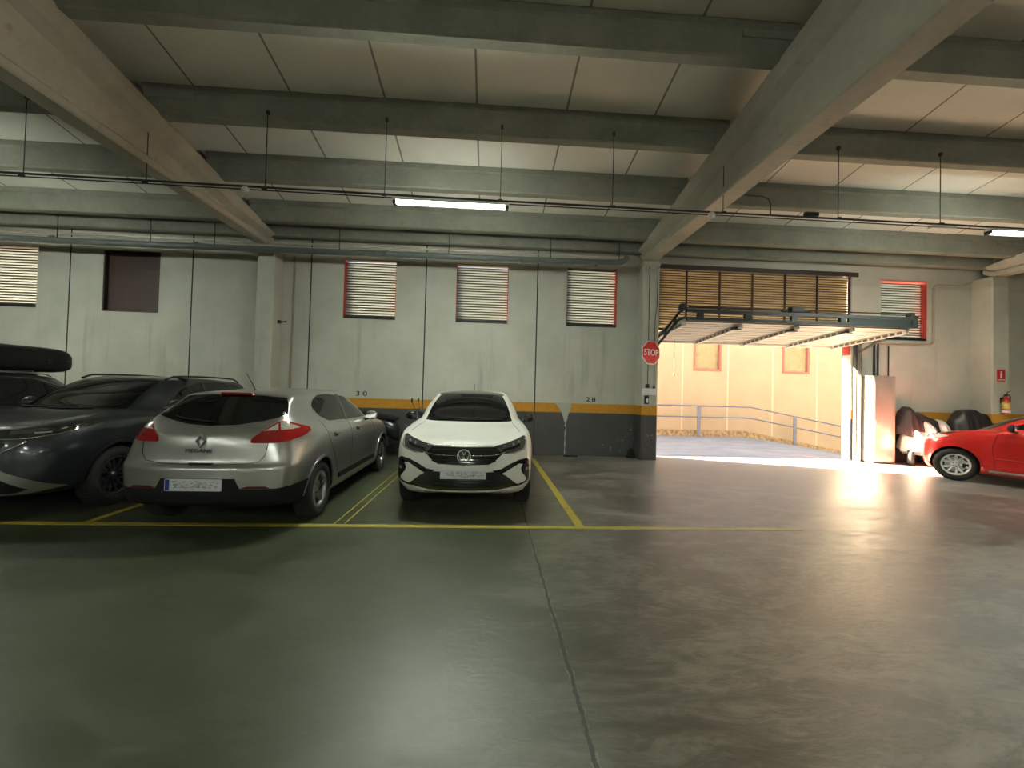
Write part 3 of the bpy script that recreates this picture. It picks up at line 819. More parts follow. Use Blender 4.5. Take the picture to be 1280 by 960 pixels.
def suv_shell(L=4.5, hw=.92, H=1.60):
    fa, ra = .90, L-.88
    m = (fa+ra)/2
    G = [
     ring([(0,.16,.28),(.46,.18,.28),(.72,.36,.28)], [(.82,fa,.26),(.82,fa+.5,.25),(.82,m,.25),(.82,ra-.5,.25),(.82,ra,.27)], [(.72,L-.26,.30),(.46,L-.15,.30),(0,L-.13,.30)]),
     ring([(0,.05,.33),(.50,.09,.33),(.79,.34,.36)], [(.89,fa,.36),(.885,fa+.5,.34),(.885,m,.34),(.885,ra-.5,.34),(.89,ra,.36)], [(.80,L-.17,.38),(.50,L-.06,.38),(0,L-.04,.38)]),
     ring([(0,.0,.52),(.52,.04,.52),(.82,.30,.53)], [(.915,fa,.52),(.90,fa+.5,.50),(.90,m,.50),(.90,ra-.5,.50),(.915,ra,.54)], [(.83,L-.15,.56),(.52,L-.02,.56),(0,L,.56)]),
     ring([(0,.01,.68),(.52,.05,.68),(.825,.31,.70)], [(.922,fa,.72),(.905,fa+.5,.70),(.905,m,.70),(.905,ra-.5,.71),(.922,ra,.74)], [(.83,L-.14,.76),(.52,L-.03,.76),(0,L,.76)]),
     ring([(0,.04,.84),(.52,.08,.84),(.81,.35,.87)], [(.91,fa,.90),(.90,fa+.5,.90),(.90,m,.90),(.90,ra-.5,.91),(.91,ra,.92)], [(.81,L-.17,.94),(.52,L-.06,.94),(0,L-.04,.94)]),
     ring([(0,.09,.96),(.50,.14,.965),(.78,.40,.985)], [(.875,fa,1.02),(.885,fa+.5,1.03),(.885,m,1.03),(.885,ra-.5,1.04),(.88,ra,1.06)], [(.77,L-.22,1.06),(.50,L-.12,1.06),(0,L-.10,1.06)]),
     ring([(0,.20,1.01),(.47,.25,1.015),(.73,.48,1.04)], [(.82,fa+.04,1.065),(.86,fa+.55,1.075),(.865,m,1.07),(.86,ra-.5,1.08),(.84,ra,1.11)], [(.73,L-.26,1.12),(.47,L-.17,1.12),(0,L-.15,1.12)]),
     ring([(0,.66,1.075),(.44,.69,1.08),(.68,.82,1.09)], [(.78,fa+.22,1.10),(.83,fa+.66,1.10),(.84,m,1.10),(.83,ra-.5,1.12),(.80,ra,1.15)], [(.70,L-.30,1.17),(.45,L-.21,1.17),(0,L-.19,1.17)]),
     ring([(0,1.08,1.13),(.42,1.12,1.13),(.65,1.25,1.135)], [(.74,fa+.52,1.135),(.80,fa+.82,1.14),(.81,m,1.14),(.80,ra-.5,1.17),(.77,ra-.05,1.20)], [(.68,L-.35,1.21),(.44,L-.27,1.21),(0,L-.25,1.21)]),
     ring([(0,1.48,1.36),(.40,1.52,1.355),(.60,1.62,1.35)], [(.68,fa+.92,1.345),(.725,fa+1.15,1.35),(.74,m+.04,1.36),(.73,ra-.5,1.38),(.70,ra-.1,1.38)], [(.64,L-.50,1.38),(.42,L-.44,1.38),(0,L-.42,1.38)]),
     ring([(0,1.90,H-.055),(.37,1.93,H-.06),(.54,2.01,H-.075)], [(.61,fa+1.30,H-.08),(.64,fa+1.45,H-.07),(.655,m+.1,H-.05),(.65,ra-.5,H-.055),(.63,ra-.18,H-.075)], [(.60,L-.66,H-.085),(.40,L-.60,H-.085),(0,L-.58,H-.08)]),
     ring([(0,2.05,H-.022),(.33,2.08,H-.028),(.48,2.15,H-.038)], [(.54,fa+1.4,H-.04),(.56,fa+1.55,H-.03),(.57,m+.1,H-.015),(.56,ra-.6,H-.02),(.54,ra-.3,H-.035)], [(.50,L-.76,H-.045),(.36,L-.72,H-.045),(0,L-.70,H-.04)]),
     ring([(0,2.4,H-.004),(.10,2.41,H-.004),(.16,2.43,H-.005)], [(.2,2.46,H-.005),(.22,2.5,H-.003),(.22,2.65,H-.001),(.22,2.95,H-.003),(.2,3.05,H-.006)], [(.16,3.1,H-.008),(.1,3.13,H-.008),(0,3.14,H-.008)]),
     ring([(0,2.5,H)]*3, [(0,2.55,H),(0,2.6,H),(0,2.7,H),(0,2.85,H),(0,2.9,H)], [(0,2.95,H-.002)]*3),
    ]
    return Shell(G)

def build_suv():
    L = 4.5
    root = empty('car', (-5.41, 4.42, 0), 0, 'dark grey SUV parked nose-out at the left edge, chrome strip under its headlight', 'car')
    c = Car(suv_shell(L), M['p_grey'], root, None, .355, .22, .40, (.93, L-.88), .905)
    c.make_body(.365)
    place_wheels(c, 'turbine', .22, M['alloy_dark'], 0)
    c.patch('windscreen', 'param', [(-2.05,8.08),(0,8.03),(2.05,8.08),(2.0,9.0),(1.95,9.93),(0,9.95),(-1.95,9.93),(-2.0,9.0)], M['glass'], step=.15)
    c.line('wiper_blade', 'param', [(-1.7,8.12),(-.6,8.2),(.3,8.3)], M['mat_black'], .007, off=.014)
    c.line('wiper_blade', 'param', [(-.3,8.1),(.8,8.18),(1.6,8.35)], M['mat_black'], .007, off=.014)
    for sg in (-1, 1):
        P = lambda pl: pl if sg > 0 else mirror_x(pl)
        f = (lambda q: q) if sg > 0 else (lambda q: [(-a, b) for a, b in q][::-1])
        md = 'left' if sg < 0 else 'right'
        sw = c.patch('side_window', md, [(1.78,1.165),(2.20,1.42),(2.50,1.50),(3.0,1.525),(3.5,1.51),(3.80,1.42),(3.88,1.28),(3.80,1.22),(2.8,1.17)], M['glass'], step=.06, rad=.04, off=.005)
        c.patch('window_pillar', md, [(2.62,1.165),(2.72,1.165),(2.70,1.52),(2.63,1.51)], M['gloss_black'], sw, step=.06, off=.008, depth=.004)
        c.line('window_trim', md, [(1.72,1.145),(2.8,1.15),(3.80,1.20)], M['chrome'], .006, off=.004)
        rail = MB(); pts = []
        for k in range(13):
            t = k/12; y = 2.02+t*1.78
            z = 1.555+.045*math.sin(PI*t)**.4 if 0 < t < 1 else 1.53
            pts.append((sg*(.60-.02*abs(t-.5)), y, z+.015))
        rail.tube(pts, .015, 8); rail.build('roof_rail', M['gloss_black'], root)
        hl = c.patch('headlight', 'param', f([(.82,5.0),(1.2,5.10),(1.6,5.16),(2.0,5.22),(2.4,5.30),(2.80,5.30),(2.66,5.0),(2.3,4.65),(1.9,4.42),(1.5,4.32),(1.0,4.28),(.82,4.3)]), M['lamp_smoke'], step=.12, off=.006, rad=.06)
        c.patch('lamp_bezel', 'param', f([(1.0,4.98),(1.55,5.05),(1.7,4.90),(1.5,4.62),(1.0,4.58)]), M['lamp_clear'], hl, step=.12, off=.010, depth=.004)
        c.patch('lamp_lens', 'param', f([(1.88,4.80),(1.97,4.95),(2.05,4.93),(1.96,4.76)]), M['led'], hl, step=.06, off=.014, depth=.004)
        c.patch('lamp_lens', 'param', f([(2.15,5.0),(2.24,5.10),(2.30,5.08),(2.22,4.98)]), M['led'], hl, step=.06, off=.014, depth=.004)
        c.patch('light_strip', 'param', f([(1.45,4.56),(1.75,4.56),(1.75,4.68),(1.45,4.68)]), M['led'], hl, step=.08, off=.012, depth=.004)
        c.line('chrome_strip', 'param', f([(0,4.25),(.8,4.24),(1.4,4.25),(1.9,4.36),(2.25,4.62)]) if sg > 0 else f([(.0,4.25),(.8,4.24),(1.4,4.25),(1.9,4.36),(2.25,4.62)]), M['chrome'], .009, off=.010)
        c.line('chrome_strip', 'param', f([(0,3.25),(.7,3.26),(.95,3.4),(1.2,3.75),(1.35,4.05)]), M['chrome'], .008, off=.010)
        # silver sweep of the lower bumper
        c.patch('bumper_blade', 'param', f([(.05,2.7),(1.0,2.25),(1.4,1.78),(1.75,1.35),(2.15,.95),(1.6,.66),(.05,.62),(.05,.92),(1.25,.92),(1.48,1.12),(1.2,1.52),(.9,1.88),(.05,2.3)]), M['p_silver'], step=.1, off=.008)
        c.patch('wheel_arch_trim', md, arch(.93,.365,.398,.45), M['mat_black'], step=.08, off=.008)
        c.patch('wheel_arch_trim', md, arch(L-.88,.365,.398,.45), M['mat_black'], step=.08, off=.008)
        c.patch('sill_trim', md, [(1.36,.30),(3.18,.30),(3.18,.44),(1.36,.44)], M['mat_black'], step=.1, off=.008)
        for y in (2.42, 3.35):
            c.line('door_handle', md, [(y-.09,1.0),(y+.09,1.005)], M['p_grey'], .013, off=.022)
        mo = make_mirror(c, .86, 1.72, 1.19, sg, [M['p_grey'], M['dark']], .22, .15)
        tr = MB(); tr.box(min(sg*.90,sg*1.06), max(sg*.90,sg*1.06), 1.640, 1.648, 1.175, 1.183); tr.build('mirror_trim', M['chrome'], mo)
        c.patch('tail_light', 'rear', P([(.30,1.0),(.80,1.0),(.80,.90),(.30,.92)]), M['lamp_red'], step=.05)
        c.patch('air_intake', 'param', f([(1.15,2.55),(1.75,2.75),(1.95,2.45),(1.6,2.05),(1.2,2.0)]), M['p_grey'], step=.1, off=.003)
    g = c.patch('grille', 'param', [(-.80,4.95),(0,4.9),(.80,4.95),(.80,4.3),(.98,3.9),(.85,3.45),(.7,3.3),(0,3.28),(-.7,3.3),(-.85,3.45),(-.98,3.9),(-.80,4.3)], M['gloss_black'], step=.15, off=.005)
    for r_ in (3.55, 3.85, 4.1, 4.5, 4.7):
        c.line('grille_bar', 'param', [(-.76,r_),(.76,r_)], M['alloy_dark'], .006, g, off=.010)
    c.patch('lower_grille', 'param', [(-.9,1.82),(0,2.22),(.9,1.82),(1.2,1.45),(1.42,1.14),(1.2,.98),(0,.98),(-1.2,.98),(-1.42,1.14),(-1.2,1.45)], M['mat_black'], step=.12, off=.005)
    ringemblem(c, 'front', 0, .80, .07, 'ring', .012)
    c.seams([('top', [(.72,.56),(.70,.9),(.66,1.22)]), ('top', [(-.72,.56),(-.70,.9),(-.66,1.22)]),
             ('right', [(1.45,.36),(1.42,.8),(1.56,1.1)]), ('right', [(2.67,.36),(2.67,1.14)]), ('right', [(3.22,.5),(3.35,.9),(3.5,1.15)])])
    for sg in (-1, 1):
        c.line('bonnet_crease', 'top', [(sg*.58,.35),(sg*.56,.80),(sg*.50,1.12)], M['p_grey'], .010, off=-.004)
    plate(c, 'front', 0, .58, .012)
    c.patch('rear_window', 'rear', [(-.60,1.25),(.60,1.25),(.56,1.46),(-.56,1.46)], M['glass'], step=.08)
    return c

def build_black():
    L = 4.45
    root = empty('car', (-7.80, 9.40, 0), PI, 'black car under the long roof box, mostly hidden behind the dark grey SUV', 'car')
    c = Car(hatch_shell(L, .90, 1.60), M['p_black'], root, None, .32, .205, .365, (.87, L-.77), .885)
    c.make_body(.33)
    place_wheels(c, 'double', .205, M['alloy'])
    for sg in (-1, 1):
        md = 'left' if sg < 0 else 'right'
        c.patch('side_window', md, [(1.62,1.06),(2.10,1.36),(2.45,1.48),(2.9,1.51),(3.3,1.47),(3.48,1.30),(3.40,1.13),(2.5,1.08)], M['glass'], step=.08, rad=.04, off=.005)
        c.line('window_trim', md, [(1.75,1.20),(2.15,1.42),(2.5,1.515),(3.0,1.53),(3.3,1.50)], M['chrome'], .006, off=.006)
        make_mirror(c, .80, 1.78, 1.10, sg, [M['p_black'], M['dark']])
        rail = MB(); rail.tube([(sg*.56,2.15,1.55),(sg*.57,2.25,1.59),(sg*.58,2.9,1.615),(sg*.57,3.5,1.585),(sg*.56,3.6,1.54)], .013, 8); rail.build('roof_rail', M['alloy'], root)
        c.patch('tail_light', 'rear', [(sg*.55,.90),(sg*.80,.90),(sg*.78,1.08),(sg*.60,1.06)][::sg], M['lamp_red'], step=.05)
    c.patch('rear_window', 'rear', [(-.58,1.17),(.58,1.17),(.54,1.46),(-.54,1.46)], M['glass'], step=.08)
    c.patch('windscreen', 'param', [(-2.0,8.1),(0,8.05),(2.0,8.1),(1.95,9.9),(0,9.95),(-1.95,9.9)], M['glass'], step=.16)
    plate(c, 'rear', 0, .80, .012)
    # cross bars + roof box
    for y in (2.45, 3.35):
        b = MB(); b.tube([(-.58,y,1.63),(.58,y,1.63)], .015, 8); b.build('roof_bar', M['alloy'], root)
    rb = empty('roof_box', (-7.83, 9.25, 0), PI, 'black roof box with rounded ends strapped on the black car', 'roof box')
    rings = []; mb = MB(); n = 22; seg = 28
    for i in range(n+1):
        t = i/n; y = 1.30+t*2.35
        e = min(1, (math.sin(PI*min(max(t,0.0),1)))**.28) if 0 < t < 1 else .02
        e2 = (1-abs(2*t-1)**9)**.5
        w = .45*max(e2, .45); h = .25*max(e2, .55); 
        for k in range(seg):
            a = 2*PI*k/seg; ca, sa = math.cos(a), math.sin(a)
            x = w*math.copysign(abs(ca)**.45, ca); z = 1.80+h*math.copysign(abs(sa)**.5, sa)*(1 if sa > 0 else .72)
            rings.append((x, y, z))
    f = [[i*seg+k, i*seg+(k+1) % seg, (i+1)*seg+(k+1) % seg, (i+1)*seg+k] for i in range(n) for k in range(seg)]
    f += [list(range(seg)), list(range(n*seg, (n+1)*seg))[::-1]]
    mb.add(rings, f, 0, True)
    sh = mb.build('box_shell', M['mat_black'], rb)
    s = MB(); s.tube([(.425,1.5,1.835),(.43,2.5,1.835),(.425,3.45,1.835)], .006, 6); s.tube([(-.425,1.5,1.835),(-.43,2.5,1.835),(-.425,3.45,1.835)], .006, 6)
    s.build('lid_seam', M['alloy_dark'], sh)
    for y in (1.9, 3.0):
        k_ = MB(); k_.rbox(-.46, -.42, y-.04, y+.04, 1.77, 1.83, .01); k_.build('latch', M['dark'], rb)
    ft = MB()
    for y in (2.45, 3.35): ft.rbox(-.30, .30, y-.03, y+.03, 1.625, 1.72, .01)
    ft.build('mounting_foot', M['dark'], rb)
    return c

def build_red():
    L = 4.0
    a = R(62)
    # local +y (towards the tail) points to world (+cos a, -sin a)
    rz = math.atan2(-math.cos(a), -math.sin(a))  # rotation taking (0,1) to (cos a,-sin a)
    root = empty('car', (9.40, 8.70, 0), rz, 'bright red small hatchback at the right edge beside the cabinet', 'car')
    c = Car(hatch_shell(L, .83, 1.45, 2), M['p_red'], root, None, .31, .20, .35, (.87, L-.77), .815)
    c.make_body(.32)
    place_wheels(c, 'split', .20, M['alloy_bright'], R(14))
    for sg in (-1, 1):
        P = lambda pl: pl if sg > 0 else mirror_x(pl)
        f = (lambda q: q) if sg > 0 else (lambda q: [(-a_, b) for a_, b in q][::-1])
        md = 'left' if sg < 0 else 'right'
        sw = c.patch('side_window', md, [(1.50,1.05),(1.95,1.28),(2.30,1.37),(2.7,1.38),(2.95,1.30),(3.02,1.20),(2.9,1.12),(2.3,1.07)], M['glass'], step=.06, rad=.03, off=.005)
        c.patch('window_pillar', md, [(2.32,1.06),(2.42,1.06),(2.40,1.38),(2.34,1.37)], M['gloss_black'], sw, step=.06, off=.008, depth=.004)
        c.patch('wheel_arch_lip', md, arch(.87,.32,.348,.375), M['p_red'], step=.08, off=.010)
        c.patch('sill_trim', md, [(1.32,.24),(2.75,.24),(2.75,.275),(1.32,.275)], M['chrome'], step=.1, off=.010)
        c.patch('lamp_surround', 'param', f([(1.1,5.0),(1.6,5.12),(2.1,5.45),(2.55,5.85),(2.95,6.05),(2.85,5.5),(2.6,5.15),(2.2,4.85),(1.6,4.45),(1.1,4.4)]), M['lamp_smoke'], step=.12, off=.005, rad=.06)
        c.patch('light_strip', 'param', f([(1.3,4.62),(1.7,4.72),(2.2,5.10),(2.5,5.55),(2.6,5.5),(2.25,4.98),(1.7,4.58),(1.3,4.5)]), M['led'], step=.12, off=.010, depth=.003)
        hl = c.patch('headlight', md, [(.37,.80),(.46,.755),(.60,.79),(.80,.86),(.72,.875),(.52,.87),(.40,.855)], M['lamp_white'], step=.04, rad=.02, off=.007)
        c.patch('lamp_bezel', md, [(.42,.80),(.48,.775),(.58,.80),(.56,.845),(.44,.84)], M['led'], hl, step=.04, off=.010, depth=.004)
        mo = make_mirror(c, .765, 1.62, 1.07, sg, [M['mat_black'], M['dark']], .19, .14)
        c.line('door_handle', md, [(2.12,.93),(2.28,.935)], M['p_red'], .012, off=.022)
        c.patch('tail_light', 'rear', P([(.50,.90),(.78,.90),(.72,1.06),(.58,1.04)]), M['lamp_red'], step=.05)
        c.line('side_crease', md, [(1.38,.50),(2.0,.47),(2.7,.50),(3.0,.56)], M['p_red'], .008, off=-.003)
    c.patch('windscreen', 'param', [(-2.0,8.1),(0,8.05),(2.0,8.1),(1.95,9.9),(0,9.95),(-1.95,9.9)], M['glass'], step=.16)
    c.patch('lower_grille', 'front', [(-.5,.32),(.5,.32),(.42,.50),(-.42,.50)], M['mat_black'], step=.06)
    c.patch('rear_window', 'rear', [(-.52,1.17),(.52,1.17),(.48,1.35),(-.48,1.35)], M['glass'], step=.08)
    c.seams([('left', [(1.40,.28),(1.36,.70),(1.44,1.0)]), ('right', [(1.40,.28),(1.36,.70),(1.44,1.0)]), ('left', [(2.37,.28),(2.37,1.06)]), ('right', [(2.37,.28),(2.37,1.06)])])
    return c

# ------------------------------------------------------------------ the garage
YW = 9.82           # inner face of the far wall
GZ = 4.65           # underside of the girders
def zb(y):          # underside of the purlins (roof rises away from the far wall, ridge behind the camera)
    yy = max(y, -3.0)
    z = 4.97+.157*(8.9-yy)
    if y < -3: z -= .157*(-3-y)
    return z
PH = .45

def wall_mat(name, band=True):
    m, nt, b = nmat(name); g = NG(nt)
    P, X, Y, Z = g.pos()
    n1 = g.noise(P, .9, 6, .6); n2 = g.noise(P, 14, 5, .6)
    base = g.mix(g.ramp(n1, .35, .65), (.46,.46,.40), (.56,.555,.49))
    # rain streaks below the windows
    st = g.ramp(g.noise(P, 1.0, 6, .7, (3.2, 3.2, .22)), .56, .76)
    hz = g.math('MULTIPLY', g.rng(Z, 1.0, 1.7, .25, 1), g.rng(Z, 2.7, 3.3, 1, .25))
    base = g.mix(g.math('MULTIPLY', g.math('MULTIPLY', st, hz), .55), base, (.25,.24,.20))
    top = g.rng(Z, 4.34, 4.42, 0, .35)
    base = g.mix(top, base, (.34,.26,.18))
    # grey dado and orange line
    wob = g.math('MULTIPLY', g.math('SUBTRACT', n2, .5), .012)
    zz = g.math('ADD', Z, wob)
    low = g.mix(g.ramp(n1, .3, .7), (.060,.058,.060), (.085,.082,.083))
    chip = g.ramp(g.noise(P, 8, 8, .8), .60, .625)
    low = g.mix(g.math('MULTIPLY', chip, g.ramp(g.noise(P, .8, 3, .5), .48, .60)), low, (.42,.42,.39))
    org = g.mix(g.ramp(n2, .3, .7), (.50,.235,.025), (.58,.28,.035))
    # place where water washed the line away
    dx = g.math('ABSOLUTE', g.math('SUBTRACT', X, g.rng(Z, 1.04, 1.26, 1.86, 1.81)))
    gap = g.math('LESS_THAN', g.math('ADD', dx, g.math('MULTIPLY', g.math('SUBTRACT', g.noise(P, 6, 5, .7), .5), .10)), g.math('ADD', g.rng(Z, .80, 1.04, .01, .09), g.rng(Z, 1.04, 1.26, 0, .11)))
    col = base
    if band:
        isb = g.math('LESS_THAN', zz, 1.26); isl = g.math('LESS_THAN', zz, 1.04)
        col = g.mix(isb, base, org); col = g.mix(isl, col, low)
        col = g.mix(g.math('MULTIPLY', gap, g.math('LESS_THAN', zz, 1.27)), col, (.44,.43,.38))
    # panel joints
    t = g.math('DIVIDE', g.math('SUBTRACT', X, 1.11), 2.655)
    fr = g.math('ABSOLUTE', g.math('SUBTRACT', g.math('FRACT', g.math('ADD', t, 100.5)), .5))
    j = g.math('MULTIPLY', g.math('LESS_THAN', fr, .0055), g.math('LESS_THAN', X, 3.3))
    col = g.mix(j, col, (.035,.033,.028))
    col = g.mix(g.math('GREATER_THAN', Y, 10.05), col, (.17,.155,.13))  # unseen outer face darkened to cut sunlight bounced across the lane
    g.l(col, b.inputs['Base Color'])
    g.l(g.rng(zz, 1.03, 1.05, .55, .85), b.inputs['Roughness'])
    b.inputs['Specular IOR Level'].default_value = .3
    g.bump(g.math('SUBTRACT', g.math('MULTIPLY', n2, .25), j), .35, .02, b)
    return m
M['wall'] = wall_mat('wall_paint')
M['wall_plain'] = wall_mat('pillar_paint')

def floor_mat():
    m, nt, b = nmat('floor_paint'); g = NG(nt)
    P, X, Y, Z = g.pos()
    n1 = g.noise(P, .45, 7, .62, dist=.6); n2 = g.noise(P, 2.6, 7, .68, (1, 2.2, 1)); n3 = g.noise(P, 30, 4, .6)
    mixed = g.math('ADD', g.math('MULTIPLY', n1, .6), g.math('MULTIPLY', n2, .4))
    green = g.mix(g.ramp(mixed, .38, .62), (.055,.068,.038), (.080,.094,.057))
    grey = g.mix(g.ramp(mixed, .40, .60), (.085,.080,.064), (.19,.18,.15))
    # the paint is worn to grey east of the cast joint, green survives west of it
    xe = g.math('ADD', X, g.math('MULTIPLY', g.math('SUBTRACT', n2, .5), .5))
    c = g.mix(g.rng(xe, .25, 1.1, 0, 1), green, grey)
    sw = g.math('ADD', g.math('MULTIPLY', g.noise(P, .9, 12, .72, (.8, 1.5, 1), 1.6), .55), g.math('MULTIPLY', g.noise(P, 4.2, 12, .78, (.6, 1.6, 1), 2.4), .45))
    c = g.mix(g.math('MULTIPLY', g.ramp(sw, .52, .43), g.rng(X, -.5, 2, .12, .80)), c, (.046,.042,.034))
    c = g.mix(g.math('MULTIPLY', g.ramp(sw, .49, .58), g.rng(X, -.5, 2, .06, .62)), c, (.33,.30,.255))
    # floor colour lightened towards the gateway so more sunlight bounces indoors
    bounce_lift = g.math('MULTIPLY', g.rng(Y, 5.8, 9.3, 0, 1), g.rng(X, 1.8, 4.2, 0, 1))
    c = g.mix(g.math('MULTIPLY', bounce_lift, .62), c, (.42,.40,.36))
    spk = g.ramp(g.noise(P, 22, 4, .7), .74, .76)
    c = g.mix(g.math('MULTIPLY', spk, g.rng(X, 0, 1, .0, .4)), c, (.03,.028,.024))
    # hairline joint
    jx = g.math('ABSOLUTE', g.math('SUBTRACT', g.math('ADD', X, g.math('MULTIPLY', g.math('SUBTRACT', g.noise(P, 3, 6, .7), .5), .06)), .475))
    jn = g.math('MULTIPLY', g.math('LESS_THAN', jx, g.rng(n3, .35, .65, .006, .014)), 1)
    c = g.mix(g.math('MULTIPLY', jn, .9), c, (.018,.018,.015))
    jl = g.math('LESS_THAN', g.math('ABSOLUTE', g.math('SUBTRACT', jx, .016)), g.rng(g.noise(P, 8, 5, .7), .5, .7, 0, .012))
    c = g.mix(g.math('MULTIPLY', jl, .4), c, (.30,.29,.25))
    g.l(c, b.inputs['Base Color'])
    g.l(g.rng(sw, .44, .56, .300, .42), b.inputs['Roughness'])
    b.inputs['Specular IOR Level'].default_value = .75
    h = g.math('ADD', g.math('MULTIPLY', sw, 1.1), g.math('MULTIPLY', g.noise(P, 9, 8, .75, (1, 2.2, 1), 1.0), .7))
    h = g.math('SUBTRACT', h, g.math('MULTIPLY', jn, .8))
    h = g.math('MULTIPLY', h, g.rng(X, -1, 2.5, .30, 1)); g.bump(h, .28, .02, b)
    return m
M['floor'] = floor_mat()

def ceil_mat():
    m, nt, b = nmat('roof_panel'); g = NG(nt)
    P, X, Y, Z = g.pos()
    n1 = g.noise(P, .8, 6, .6)
    c = g.mix(g.ramp(n1, .35, .65), (.72,.69,.61), (.80,.77,.69))
    t = g.math('DIVIDE', g.math('ADD', X, .29), 1.375)
    fr = g.math('ABSOLUTE', g.math('SUBTRACT', g.math('FRACT', g.math('ADD', t, 100.5)), .5))
    j = g.math('LESS_THAN', fr, .011)
    c = g.mix(g.math('MULTIPLY', j, .8), c, (.14,.125,.10))
    st = g.ramp(g.noise(P, 1.6, 7, .75), .60, .75)
    c = g.mix(g.math('MULTIPLY', st, .25), c, (.30,.25,.18))
    g.l(c, b.inputs['Base Color']); b.inputs['Roughness'].default_value = .9
    g.bump(g.math('SUBTRACT', g.math('MULTIPLY', g.noise(P, 12, 5, .6), .3), j), .25, .02, b)
    return m
M['ceiling'] = ceil_mat()

def line_mat():
    m, nt, b = nmat('line_paint'); g = NG(nt)
    P, X, Y, Z = g.pos()
    n = g.noise(P, 10, 7, .75); n2 = g.noise(P, 1.3, 4, .6)
    c = g.mix(g.ramp(n2, .3, .7), (.42,.34,.035), (.52,.42,.06))
    c = g.mix(g.math('MULTIPLY', g.ramp(n, .56, .66), g.rng(X, -2.2, 1.4, .35, .8)), c, (.20,.19,.15))
    c = g.mix(g.rng(X, 1.5, 3.6, 0, .55), c, (.40,.37,.28))
    g.l(c, b.inputs['Base Color']); b.inputs['Roughness'].default_value = .45
    return m
M['line'] = line_mat()

